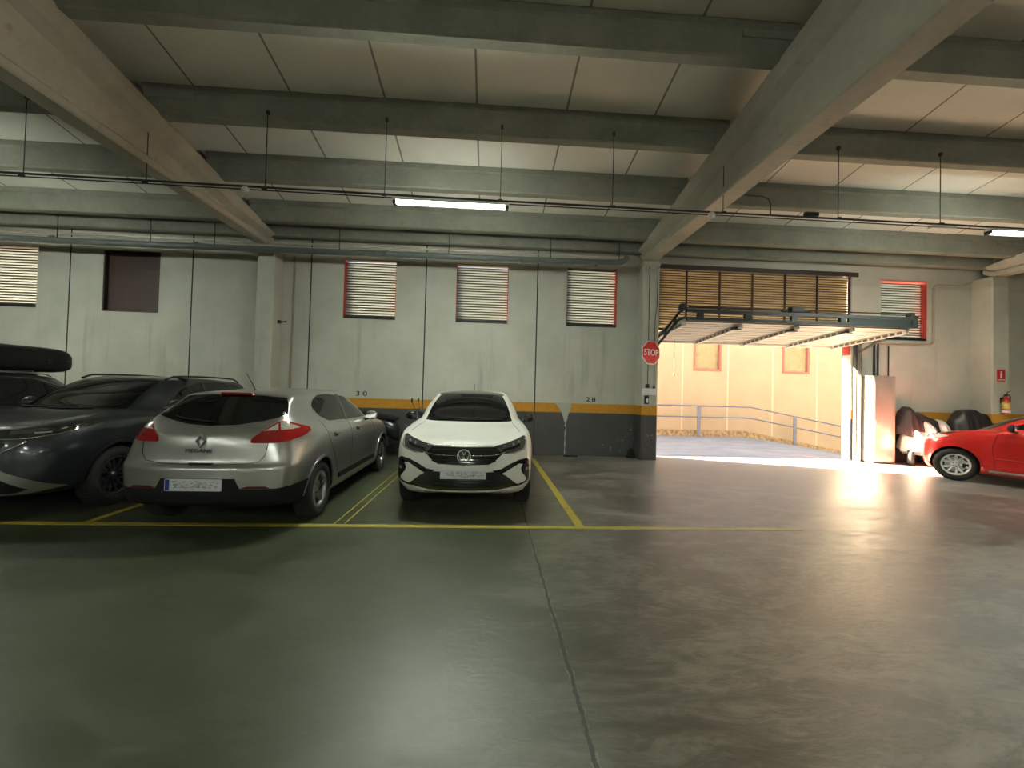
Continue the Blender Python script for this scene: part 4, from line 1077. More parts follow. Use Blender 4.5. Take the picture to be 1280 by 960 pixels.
XL, XR, YB = -17.5, 22.0, -14.0
def build_setting():
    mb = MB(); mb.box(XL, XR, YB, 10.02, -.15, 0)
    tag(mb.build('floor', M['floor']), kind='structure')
    # far wall with its openings
    cuts = [(-11.5,-10.20,3.12,4.50),(-8.80,-7.57,3.09,4.48),(-3.45,-2.24,3.12,4.52),(-.83,.41,3.12,4.52),(1.83,3.06,3.12,4.54),(3.93,9.05,0,4.66),(9.83,11.08,3.06,4.58)]
    xs = sorted(set([XL, XR]+[c[0] for c in cuts]+[c[1] for c in cuts])); zs = sorted(set([0, 5.9]+[c[2] for c in cuts]+[c[3] for c in cuts]))
    mb = MB()
    for i in range(len(xs)-1):
        z0 = None
        for k in range(len(zs)-1):
            cx, cz = (xs[i]+xs[i+1])/2, (zs[k]+zs[k+1])/2
            hole = any(a < cx < b_ and c < cz < d for a, b_, c, d in cuts)
            if not hole and z0 is None: z0 = zs[k]
            if (hole or k == len(zs)-2) and z0 is not None:
                z1 = zs[k] if hole else zs[k+1]
                mb.box(xs[i], xs[i+1], YW, YW+.25, z0, z1); z0 = None
    tag(mb.build('wall_front', M['wall']), kind='structure')
    for nm, bx in (('wall_left', (XL-.2, XL, YB, YW+.25, 0, 7.6)), ('wall_right', (XR, XR+.2, YB, YW+.25, 0, 7.6)), ('wall_back', (XL-.2, XR+.2, YB-.2, YB, 0, 7.6))):
        mb = MB(); mb.box(*bx); tag(mb.build(nm, M['wall_plain']), kind='structure')
    # roof deck
    mb = MB(); ys = [YW+.6, -3.0, YB-.2]
    pf = [(y, zb(y)+PH) for y in ys]
    mb.prism(pf+[(y, z+.12) for y, z in pf[::-1]], XL-.2, XR+.2, 'x')
    tag(mb.build('ceiling', M['ceiling']), kind='structure')

    # pillars
    def pillar(x0, x1, y0, label, top=4.64):
        mb = MB(); b = .025
        mb.prism([(x0, YW+.02), (x0, y0+b), (x0+b, y0), (x1-b, y0), (x1, y0+b), (x1, YW+.02)], 0, top, 'z')
        # recessed joint where the column meets the wall panel, and a cap under the girder
        mb.box(x0-.012, x1+.012, y0-.012, YW, top-.10, top-.02)
        return tag(mb.build('concrete_pillar', M['wall_plain']), label, 'pillar', 'pillars along the far wall')
    pillar(-5.20, -4.83, 9.40, 'painted concrete pillar behind the silver hatchback, under the left girder')
    pillar(3.55, 3.93, 9.37, 'painted concrete pillar carrying the STOP sign, left of the open gate')
    pillar(12.27, 12.72, 9.37, 'painted concrete pillar with the fire extinguisher at the right edge')
    pillar(-13.6, -13.2, 9.40, 'painted concrete pillar far off to the left')

    # girders: tapered, chamfered top flange, running to the far wall
    def girder(xc, wbot, label):
        mb = MB(); ys = [9.62, 9.50, 9.40]+[9.2-.6*k for k in range(21)]+[-3.0]+[-3.6-1.0*k for k in range(10)]+[YB+.02]
        secs = []
        for i, y in enumerate(ys):
            zt = zb(y)+.03 if y > -20 else 0
            z0 = GZ + (.10 if i == 0 else .03 if i == 1 else 0)
            h = wbot/2
            notch = .05 if y > 5.9 else 0      # lower bulb starts a few metres from the support
            lo = z0+.10
            fl = max(zt-.26, lo+.12)
            hw = h+.10
            secs.append([(-h, z0+.02), (-h+.02, z0), (h-.02, z0), (h, z0+.02), (h, lo), (h-.05, lo+.05), (h-.05, fl-.08), (hw, fl), (hw, zt), (-hw, zt), (-hw, fl), (-h+.05, fl-.08), (-h+.05, lo+.05), (-h, lo)])
        n = len(secs[0]); v = [(xc+a, y, z) for y, s_ in zip(ys, secs) for a, z in s_]
        f = [[i*n+k, i*n+(k+1) % n, (i+1)*n+(k+1) % n, (i+1)*n+k] for i in range(len(ys)-1) for k in range(n)]
        f += [list(range(n)), list(range((len(ys)-1)*n, len(ys)*n))[::-1]]
        mb.add(v, f)
        return tag(mb.build('roof_girder', M['girder']), label, 'girder', 'main roof girders')
    girder(-5.12, .28, 'long concrete roof girder running to the far wall above the silver hatchback')
    girder(3.71, .34, 'long concrete roof girder ending above the pillar with the STOP sign')
    girder(12.50, .34, 'long concrete roof girder at the far right above the fire extinguisher')
    girder(-13.4, .34, 'long concrete roof girder beyond the left edge')

    # purlins, one per bay and row
    rows = [9.50, 8.90, 7.55, 6.20, 4.75, 3.35, 1.95]
    bays = [(-13.4, -5.17, 'left bay'), (-5.17, 3.71, 'middle bay'), (3.71, 12.50, 'right bay')]
    names = ['right against the far wall', 'nearest but one to the far wall', 'third from the far wall', 'that carries the cable hangers', 'fifth from the far wall']
    proto = None
    for i, y in enumerate(rows):
        for x0, x1, bn in bays:
            if proto is None or abs((x1-x0)-proto[1]) > .01:
                mb = MB(); L = x1-x0
                h = PH
                sec = [(.02, 0), (.16, 0), (.18, .02), (.18, h-.12), (.20, h-.09), (.20, h), (-.02, h), (-.02, h-.09), (0, h-.12), (0, .02)]
                mb.prism(sec, .05, L-.05, 'x')
                # thicker bearing ends
                mb.box(.10, .75, -.012, .192, h-.20, h-.09); mb.box(L-.75, L-.10, -.012, .192, h-.20, h-.09)
                o = mb.build('roof_purlin', M['purlin']); proto = (o, L)
            else:
                o = proto[0].copy(); COL.objects.link(o)
            o.location = (x0, y, zb(y))
            o['category'] = 'beam'; o['group'] = 'roof purlins'
            if i < 5: o['label'] = 'concrete roof purlin of the %s, the one %s' % (bn, names[i])
            else: o['label'] = 'concrete roof purlin of the %s, %s' % (bn, 'the last but one towards the viewer' if i == 5 else 'the one right over the viewer')

    # louvered windows
    def louver(n, x0, x1, z0, z1, red=False):
        fr = MB(); t = .010
        fr.box(x0, x0+t, YW+.012, YW+.24, z0, z1); fr.box(x1-t, x1, YW+.012, YW+.24, z0, z1)
        fr.box(x0+t, x1-t, YW+.012, YW+.24, z1-t, z1, 0 if red else 1); 
        o = tag(fr.build('window_%d' % n, [M['red_frame'], M['slat_edge']]), kind='structure')
        s = MB(); k = 0; z = z0+.065
        s.box(x0+t, x1-t, YW+.03, YW+.22, z0, z0+.055, 1)
        while z < z1-.045:
            # outer edge low, inner edge high, small turned lip
            s.prism([(YW+.215, z-.026), (YW+.215, z-.016), (YW+.135, z+.046), (YW+.126, z+.046), (YW+.126, z+.040)], x0+t, x1-t, 'x'); s.box(x0+t, x1-t, YW+.118, YW+.126, z+.020, z+.046, 2)
            z += .0620
        s.build('louver_slats', [M['slat'], M['black'], M['slat_edge']], o)
        return o
    M['slat'] = simple('slat_cream', (.38,.42,.40), .5, .1, var=.04)
    louver(1, -11.5, -10.20, 3.12, 4.50)
    louver(3, -3.45, -2.24, 3.12, 4.52); louver(4, -.83, .41, 3.12, 4.52); louver(5, 1.83, 3.06, 3.12, 4.54); louver(6, 9.83, 11.08, 3.06, 4.58, True)
    w = MB(); x0, x1, z0, z1 = -8.80, -7.57, 3.09, 4.48
    w.box(x0, x0+.03, YW+.012, YW+.22, z0, z1); w.box(x1-.03, x1, YW+.012, YW+.22, z0, z1); w.box(x0+.03, x1-.03, YW+.012, YW+.22, z1-.03, z1); w.box(x0+.03, x1-.03, YW+.012, YW+.22, z0, z0+.03)
    o = tag(w.build('window_2', M['brown_dark']), kind='structure')
    w = MB(); w.box(x0+.03, x1-.03, YW+.10, YW+.13, z0+.03, z1-.03)
    for k in range(9): w.box(x0+.03, x1-.03, YW+.094, YW+.10, z0+.12+k*.145, z0+.13+k*.145)
    w.build('shutter_board', M['brown_board'], o)
    # wide brown louver above the gate
    x0, x1, z0, z1 = 3.95, 9.05, 3.14, 4.66
    w = MB()
    w.box(x0, x1+.16, YW-.03, YW+.10, z1-.05, z1+.06); w.box(x0, x1, YW+.02, YW+.10, z0-.03, z0+.03)
    o = tag(w.build('window_7', M['brown_dark']), kind='structure')
    s = MB(); z = z0+.05
    while z < z1-.06:
        s.prism([(YW+.145, z-.030), (YW+.145, z-.020), (YW+.075, z+.034), (YW+.071, z+.034), (YW+.071, z+.030)], x0+.01, x1-.01, 'x'); s.box(x0+.01, x1-.01, YW+.064, YW+.071, z+.008, z+.034, 1); z += .0600
    s.build('louver_slats', [M['louv_brown'], M['brown_dark']], o)
    for k in range(7):
        xx = x0+.02+(x1-x0-.04)*k/6
        p = MB(); p.box(xx-.018, xx+.018, YW+.03, YW+.066, z0, z1-.04); p.build('mullion', M['brown_dark'], o)
    # painted bay lines
    def ln(pts, w, label, grp='yellow bay lines on the floor'):
        mb = MB()
        (xa, ya), (xb, yb) = pts
        d = Vector((xb-xa, yb-ya)).normalized(); nn = Vector((-d.y, d.x))*w/2
        n = 24; v = []; f = []
        for k in range(n+1):
            t = k/n; x = xa+(xb-xa)*t; y = ya+(yb-ya)*t
            v += [(x-nn.x, y-nn.y, 0), (x+nn.x, y+nn.y, 0), (x+nn.x, y+nn.y, .003), (x-nn.x, y-nn.y, .003)]
        for k in range(n):
            for a in range(4): f.append([k*4+a, k*4+(a+1) % 4, k*4+4+(a+1) % 4, k*4+4+a])
        f += [[0, 1, 2, 3], [n*4+3, n*4+2, n*4+1, n*4]]
        mb.add(v, f); o = mb.build('painted_line', M['line']); return tag(o, label, 'floor marking', grp)
    ln([(-14, 4.64), (3.62, 4.58)], .085, 'long yellow line crossing the floor in front of all the parked cars')
    ln([(1.07, 4.63), (1.04, 9.3)], .095, 'yellow bay line on the floor to the right of the white car')
    ln([(-4.21, 4.63), (-4.24, 9.6)], .085, 'yellow bay line between the dark grey SUV and the silver hatchback')
    ln([(-1.65, 4.65), (-1.60, 9.6)], .018, 'left of the two thin yellow lines between the silver and white cars')
    ln([(-1.54, 4.65), (-1.49, 9.6)], .018, 'right of the two thin yellow lines between the silver and white cars')
    ln([(-6.85, 4.63), (-6.88, 9.6)], .085, 'yellow bay line between the dark grey SUV and the black car')

def build_gate():
    root = tag(bpy.data.objects.new('door_1', None), kind='structure'); COL.objects.link(root)
    root.location = (6.47, 9.4, 0)
    off = Vector((-6.47, -9.4, 0))
    T = Matrix.Translation(off)
    # tilted leaf: near edge (y 8.30, z 3.06), far edge (y 10.28, z 2.92)
    ya, za, yb, zb_ = 8.30, 3.05, 10.28, 2.91
    ang = math.atan2(zb_-za, yb-ya); L = math.hypot(yb-ya, zb_-za)
    B = T @ Matrix.Translation((0, ya, za)) @ Matrix.Rotation(ang, 4, 'X')
    mb = MB(); n = 11
    prof = []
    for k in range(n):
        y = L*k/n; st = L/n
        prof += [(y, 0), (y+st*.82, 0), (y+st*.84, .035), (y+st*.97, .035)]
    prof.append((L, 0)); prof += [(L, .05), (0, .05)]
    mb.prism(prof, 4.0, 8.95, 'x', 0, B)
    M['gate_sheet'] = simple('gate_sheet', (.60,.585,.54), .5, .1, var=.06)
    M['rib_slot'] = simple('rib_slot', (.16,.155,.14), .6)
    M['gate_rib'] = simple('gate_rib', (.70,.69,.64), .45, .1)
    for k in range(n): mb.box(4.0, 8.95, L*k/n+L/n*.82, L*k/n+L/n*.86, -.004, .034, 1, B)
    mb.build('gate_leaf', [M['gate_sheet'], M['alloy_dark']], root)
    for x in (4.02, 5.25, 6.49, 7.72, 8.93):
        r_ = MB(); r_.box(x-.03, x+.03, 0.02, L, -.085, -.005, 0, B); 
        for k in range(11):
            r_.box(x-.036, x-.03, .10+k*.165, .21+k*.165, -.07, -.02, 1, B)
        r_.build('leaf_rib', [M['gate_rib'], M['rib_slot']], root)
    e = MB(); e.box(4.0, 8.95, L-.02, L+.03, -.05, .05, 0, B); e.build('edge_profile', M['gate_rib'], root)
    # dark lattice beam over the near edge
    for z in (3.10, 3.26):
        b_ = MB(); b_.box(4.02, 9.02, 8.18, 8.25, z-.035, z+.035, 0, T); b_.build('beam_rail', M['gate_dark'], root)
    for x in (4.30, 5.30, 6.30, 7.36, 8.95):
        b_ = MB(); b_.box(x-.06, x+.06, 8.17, 8.24, 3.13, 3.235, 0, T); b_.build('beam_spacer', M['gate_dark'], root)
    b_ = MB(); b_.box(7.5, 9.02, 8.19, 8.24, 3.13, 3.235, 0, T); b_.build('beam_web', M['gate_dark'], root)
    rd = MB(); rd.tube([(4.1, 8.3, 3.36), (9.0, 8.3, 3.38)], .014, 8, 0, T); rd.build('torsion_rod', M['conduit'], root)
    mt = MB(); mt.rbox(6.28, 6.55, 8.22, 8.36, 3.31, 3.44, .015, 0, T); mt.tube([(6.1, 8.29, 3.35), (6.75, 8.29, 3.35)], .022, 8, 0, T); mt.build('drive_motor', M['conduit'], root)
    for sx, x in ((-1, 3.98), (1, 9.02)):
        a = MB()
        a.tube([(x, 9.55, 2.88), (x, 9.0, 3.06), (x, 8.45, 3.27), (x, 8.18, 3.30)], .03, 8, 0, T)
        a.tube([(x, 9.55, 2.70), (x, 9.0, 2.92), (x, 8.5, 3.12), (x, 8.18, 3.12)], .03, 8, 0, T)
        a.tube([(x, 9.2, 2.84), (x, 9.05, 3.05)], .018, 6, 0, T); a.tube([(x, 8.72, 3.03), (x, 8.6, 3.22)], .018, 6, 0, T)
        a.build('lifting_arm', M['gate_dark'], root)
        h = MB(); h.rbox(x-.05, x+.05, 8.28, 8.40, 3.30, 3.42, .01, 0, T); h.build('hinge_block', M['conduit'], root)
    for x0, x1 in ((9.10, 9.24), ):
        t = MB(); t.box(x0, x1, YW-.10, YW-.02, 0, 3.0, 0, T); t.box(x0+.03, x1-.03, YW-.12, YW-.10, 0, 3.0, 1, T); t.build('side_track', [M['gate_dark'], M['steel']], root)
    t = MB(); t.box(3.94, 4.00, YW-.06, YW+.04, 0, 3.0, 0, T); t.build('side_track', M['gate_dark'], root)
    for x in (5.25, 6.49, 7.72):
        k = MB(); k.box(x-.12, x+.05, .10, .20, -.10, -.05, 0, B); k.build('rib_bracket', M['gate_dark'], root)
    # pull cord
    c = MB(); c.tube([(4.55, 9.9, 2.9), (4.55, 9.9, 2.05)], .004, 5, 0, T); c.lathe([(0, 0), (.02, .01), (.02, .05), (0, .06)], 8, 0, T @ Matrix.Translation((4.55, 9.9, 2.0))); c.build('pull_cord', M['cable'], root)
    # reveal lining on the right (red stub at the top) and the threshold rail
    st = MB(); st.box(9.02, 9.045, YW+.02, YW+.22, 2.65, 3.05); tag(st.build('trim_1', M['red_frame']), kind='structure')

def build_services():
    # big grey drain pipe
    p = MB(); p.tube([(-15, 9.1, 4.42), (-9, 9.1, 4.42), (-4, 9.1, 4.43), (0, 9.1, 4.45), (2.75, 9.1, 4.47)]+[(2.75+.30*math.sin(t), 9.1, 4.47+.16*(1-math.cos(t))) for t in (.3, .6, .9, 1.2, 1.5)], .066, 18)
    root = p.build('drain_pipe', M['pvc'])
    tag(root, 'fat grey plastic drain pipe running along the top of the far wall', 'pipe')
    for x in (-12.5, -9.2, -6.3, -2.3, .65, 2.35):
        c = MB(); c.lathe([(.067, -.03), (.076, -.03), (.076, .03), (.067, .03)], 24, 0, Matrix.Translation((x, 9.1, 4.445)) @ Matrix.Rotation(PI/2, 4, 'Y'), close=True); c.build('pipe_collar', M['pvc'], root)
    for x in (-11.2, -9.05, -7.2, -5.9, -3.3, -.95, 1.30, 2.85):
        c = MB(); c.tube([(x, 9.05, 4.46), (x, 9.05, 4.93)], .009, 6); c.build('pipe_strap', M['conduit'], root)
    for k, (z, y, lab) in enumerate(((4.555, 9.32, 'lower of the two pale steel pipes above the grey drain pipe'), (4.655, 9.36, 'upper of the two pale steel pipes above the grey drain pipe'))):
        q = MB(); q.tube([(-15, y, z-.01), (3.1, y, z+.03)], .020, 12)
        tag(q.build('steel_pipe', M['pale_pipe']), lab, 'pipe', 'pale pipes along the far wall')
    # cable conduit with rods
    c = MB(); c.tube([(-15, 6.15, 4.40), (-7.0, 6.15, 4.405), (0, 6.15, 4.365), (7, 6.15, 4.36), (18, 6.15, 4.34)], .016, 8)
    c.box(-15, 18, 6.135, 6.165, 4.338, 4.352, 0) if 0 else None
    root = c.build('cable_conduit', M['conduit']); tag(root, 'thin black cable conduit crossing the whole garage below the ceiling', 'conduit')
    c2 = MB(); c2.tube([(-15, 6.19, 4.375), (-7.0, 6.19, 4.38), (0, 6.19, 4.34), (7, 6.19, 4.335), (18, 6.19, 4.315)], .009, 6); c2.build('cable', M['cable'], root)
    for k, x in enumerate((-12.0, -9.9, -6.66, -5.0, -3.34, -1.62, .10, 1.82, 3.57, 5.45, 7.17, 8.9, 10.6)):
        zt = 5.50 if not (-5.3 < x < -4.9 or 3.5 < x < 3.9) else 5.42
        h = MB(); h.tube([(x, 6.17, 4.36), (x, 6.17, zt)], .006, 6); h.rbox(x-.02, x+.02, 6.15, 6.19, zt-.02, zt+.03, .005)
        h.tube([(x-.03, 6.15, 4.37), (x+.03, 6.15, 4.37)], .022, 8)
        h.build('hanger_rod', M['conduit'], root)
    jb = MB(); jb.rbox(4.88, 5.10, 6.12, 6.18, 4.38, 4.44, .01); jb.build('junction_box', M['conduit'], root)
    jb = MB(); jb.tube([(3.92, 6.16, 4.66), (4.20, 6.16, 4.655), (4.30, 6.16, 4.62), (4.33, 6.16, 4.55), (4.33, 6.16, 4.37)], .011, 8); jb.build('cable_drop', M['cable'], root)
    # smoke detectors / sensors on the conduit
    def sensor(x, z, label):
        s = MB(); s.lathe([(0, 0), (.05, 0), (.055, -.02), (.045, -.045), (.02, -.06), (0, -.06)], 16, 0, Matrix.Translation((x, 6.10, z-.03)))
        s.rbox(x-.03, x+.03, 6.08, 6.15, z-.03, z+.0, .005)
        tag(s.build('smoke_detector', M['white_paint']), label, 'smoke detector', 'white detectors on the conduit')
    sensor(-3.58, 4.36, 'small white smoke detector on the conduit left of the middle lamp')
    sensor(3.35, 4.34, 'small white smoke detector on the conduit where it meets the middle girder')
    e = MB(); e.rbox(6.95, 7.35, 6.08, 6.13, 4.27, 4.32, .01); e.tube([(6.95, 6.1, 4.29), (6.88, 6.1, 4.26)], .012, 6)
    tag(e.build('emergency_lamp', M['white_paint']), 'small unlit white emergency lamp under the conduit, right bay', 'lamp')
    # strip lamps
    M['tube'] = simple('lit_tube', (.9,.92,.88), .4, emis=((.93, 1.0, .86), TUBE))
    proto = None
    for x, y, lab in ((-.625, 6.12, 'lit twin-tube strip lamp hanging in the middle bay above the white car'), (8.75, 6.12, 'lit strip lamp at the right edge hanging under the conduit'),
                      (-9.3, 6.12, 'lit strip lamp beyond the left edge'), (-9.3, -5.5, 'lit strip lamp left behind the viewer'), (-.6, -5.5, 'lit strip lamp right behind the viewer'), (8.2, -5.5, 'lit strip lamp behind the viewer on the right'),
                      (-9.3, -11, 'lit strip lamp far behind the viewer on the left'), (-.6, -11, 'lit strip lamp far behind the viewer'), (8.2, -11, 'lit strip lamp far behind the viewer on the right')):
        if proto is None:
            root = empty('strip_lamp')
            h = MB(); h.rbox(-.86, .86, -.05, .05, .0, .045, .012); h.build('lamp_housing', M['white_paint'], root)
            for s in (-1, 1):
                t = MB(); t.tube([(-.80, s*.026, -.020), (.80, s*.026, -.020)], .014, 10); t.build('tube', M['tube'], root)
                e = MB(); e.rbox(min(s*.80, s*.85), max(s*.80, s*.85), -.045, .045, -.05, .01, .008); e.build('end_cap', M['dark'], root)
            proto = root; o = root
        else:
            o = proto.copy(); COL.objects.link(o)
            for ch in list(proto.children):
                cc = ch.copy(); COL.objects.link(cc); cc.parent = o
        o.location = (x, y-.01, 4.265)
        tag(o, lab, 'lamp', 'strip lamps')
    # right wall conduit loop
    q = MB(); y = YW-.03
    def arc(cx, cz, r, a0, a1): return [(cx+r*math.cos(a0+(a1-a0)*k/5), y, cz+r*math.sin(a0+(a1-a0)*k/5)) for k in range(6)]
    q.tube([(9.55, y, 2.97), (11.0, y, 2.96)]+arc(11.10, 3.08, .12, -PI/2, 0)+arc(11.34, 4.36, .12, PI, PI/2)+[(12.1, y, 4.48)], .026, 10) if 0 else q.tube([(9.55, y, 2.97), (11.08, y, 2.96)]+arc(11.10, 3.08, .12, -PI/2, 0)+[(11.22, y, 4.36)]+arc(11.34, 4.36, .12, PI, PI/2)+[(12.0, y, 4.49), (12.25, y, 4.60)], .026, 10)
    tag(q.build('wall_conduit', simple('conduit_beige', (.42,.36,.28), .5)), 'beige wall conduit looping round the right-hand louvered window', 'conduit')
    q = MB(); q.tube([(9.64, y, 2.1), (9.64, y, 3.08)], .025, 8); q.tube([(9.74, y, 2.1), (9.74, y, 3.05)], .016, 8)
    tag(q.build('cable_riser', M['conduit']), 'pair of dark cable tubes rising from the top of the white cabinet', 'conduit')
    q = MB(); q.tube([(10.02, y, 2.1), (10.02, y, 2.9)], .012, 8); tag(q.build('cable_riser', M['conduit']), 'single thin dark cable running up just right of the cabinet', 'conduit')
    # thin riser on the left part of the wall
    q = MB(); q.tube([(-4.58, YW-.03, 1.3), (-4.56, YW-.03, 4.5)], .022, 8)
    tag(q.build('cable_riser', simple('riser_brown', (.30,.25,.19), .6)), 'thin brown riser pipe on the wall right of the left pillar', 'pipe')
    q = MB(); q.tube([(-4.80, 9.62, 2.95), (-4.62, 9.62, 2.96)], .018, 6); q.rbox(-4.82, -4.76, 9.60, 9.66, 2.92, 2.99, .005)
    tag(q.build('wall_hook', M['dark']), 'small black hook sticking out of the left pillar', 'hook')
    # STOP sign
    root = empty('stop_sign', (3.70, 9.24, 2.48), R(23), 'red octagonal STOP sign fixed to the pillar left of the gate', 'sign')
    def octo(r): return [(r*math.cos(PI/8+k*PI/4), r*math.sin(PI/8+k*PI/4)) for k in range(8)]
    s = MB(); s.prism(octo(.292), 0, .006, 'y'); s.build('sign_border', M['white'], root)
    s = MB(); s.prism(octo(.268), -.004, 0, 'y'); s.build('sign_face', M['red'], root)
    text_mesh('STOP', .20, M['white'], 'lettering', root, .002, Matrix.Translation((0, -.006, 0)), True, 1.0, .92)
    s = MB(); s.tube([(0, .01, -.1), (0, .14, -.1)], .015, 6); s.build('sign_bracket', M['steel'], root)
    # switch box with lever and cables on the same pillar
    root = empty('switch_box', (3.68, 9.37, 1.40), 0, 'white wall switch with black key plate on the pillar below the STOP sign', 'switch')
    b = MB(); b.rbox(-.12, .20, -.03, 0, .10, .26, .008); b.build('switch_plate', M['white_paint'], root)
    b = MB(); b.rbox(-.07, .02, -.055, -.0, -.10, .10, .008); b.build('switch_body', M['dark'], root)
    b = MB(); b.rbox(-.045, .0, -.075, -.055, -.07, .03, .006); b.build('lever', M['white_paint'], root)
    b = MB(); b.rbox(-.05, .03, -.05, 0, .27, .36, .008); b.build('junction', M['dark'], root)
    b = MB(); b.rbox(.12, .17, -.04, 0, .26, .31, .006); b.build('junction', M['dark'], root)
    c = MB(); c.tube([(0, -.012, .36), (0, -.012, 3.1)], .007, 6); c.tube([(.15, -.012, .30), (.15, -.012, 1.9), (.19, -.012, 2.2), (.20, -.012, 3.1)], .007, 6); c.build('cable', M['cable'], root)
    # stencilled bay numbers
    t = text_mesh('30', .15, M['black'], 'bay_number', None, .0015, Matrix.Translation((-2.96, YW-.003, 1.365)), True, 1.6, 1.35); tag(t, 'stencilled black number 30 on the wall above the orange line', 'number', 'stencilled bay numbers')
    t = text_mesh('28', .15, M['black'], 'bay_number', None, .0015, Matrix.Translation((2.47, YW-.003, 1.36)), True, 1.35, 1.35); tag(t, 'stencilled black number 28 on the wall above the orange line', 'number', 'stencilled bay numbers')
    # cabinet
    root = empty('electrical_cabinet', (9.55, 9.61, 0), 0, 'tall pale steel cabinet standing between the gate and the covered scooter', 'cabinet')
    b = MB(); b.rbox(-.28, .28, -.19, .19, .03, 2.12, .012); b.build('cabinet_body', simple('cabinet_steel', (.50,.48,.44), .28, .55, var=.08, bump=.04, nscale=2), root)
    b = MB(); b.box(-.27, .27, -.17, .18, 0, .03); b.build('plinth', M['dark'], root)
    b = MB(); b.rbox(-.262, .262, -.202, -.190, .07, 2.09, .004); d = b.build('cabinet_door', bpy.data.materials['cabinet_steel'], root)
    b = MB(); b.rbox(-.255, -.235, -.235, -.200, .90, 1.02, .005); b.build('door_handle', M['dark'], d)
    b = MB(); b.rbox(-.31, -.28, -.12, -.09, .86, .98, .006); b.tube([(-.295, -.105, .9), (-.30, -.10, .5), (-.292, -.08, .35)], .005, 6); b.build('side_latch', M['steel'], root)
    # extinguisher and its sign
    root = empty('fire_extinguisher', (12.50, 9.27, 1.27), 0, 'red fire extinguisher hanging on the pillar at the right edge', 'fire extinguisher')
    b = MB(); b.lathe([(0, 0), (.062, .0), (.072, .015), (.074, .05), (.074, .32), (.066, .36), (.04, .395), (.022, .41), (.022, .44), (0, .44)], 28); b.build('cylinder', M['red'], root)
    b = MB(); b.lathe([(.0745, .12), (.0755, .12), (.0755, .30), (.0745, .30)], 28); b.build('label_band', simple('label_yellow', (.65,.48,.15), .5), root)
    b = MB(); b.lathe([(.0745, .03), (.0757, .03), (.0757, .10), (.0745, .10)], 28); b.build('lower_label', M['white'], root)
    b = MB(); b.rbox(-.02, .02, -.03, .03, .44, .48, .005); b.tube([(0, -.01, .47), (-.02, -.04, .53), (.03, -.07, .56)], .008, 6); b.tube([(0, -.01, .45), (.0, -.08, .47)], .008, 6); b.build('valve', M['dark'], root)
    b = MB(); b.tube([(.02, 0, .46), (.09, -.01, .44), (.10, -.01, .30), (.085, -.02, .12)], .011, 8); b.tube([(-.02, 0, .46), (-.08, -.01, .43), (-.10, -.01, .36)], .008, 6); b.build('hose', M['dark'], root)
    b = MB(); b.rbox(-.03, .03, .06, .10, .25, .40, .004); b.build('wall_bracket', M['dark'], root)
    root = empty('extinguisher_sign', (12.49, 9.365, 2.21), 0, 'small red sign with a white extinguisher symbol above the extinguisher', 'sign')
    b = MB(); b.box(-.105, .105, -.004, 0, -.145, .145); b.build('sign_panel', M['red'], root)
    b = MB(); b.prism(rounded([(-.022, -.06), (.022, -.06), (.022, .055), (-.022, .055)], .015), -.007, -.004, 'y'); b.box(-.008, .008, -.007, -.004, .055, .085); b.box(-.03, .012, -.007, -.004, .085, .096); b.build('symbol', M['white'], root)
    text_mesh('EXTINTOR', .036, M['white'], 'lettering', root, .001, Matrix.Translation((0, -.0055, -.108)), True)

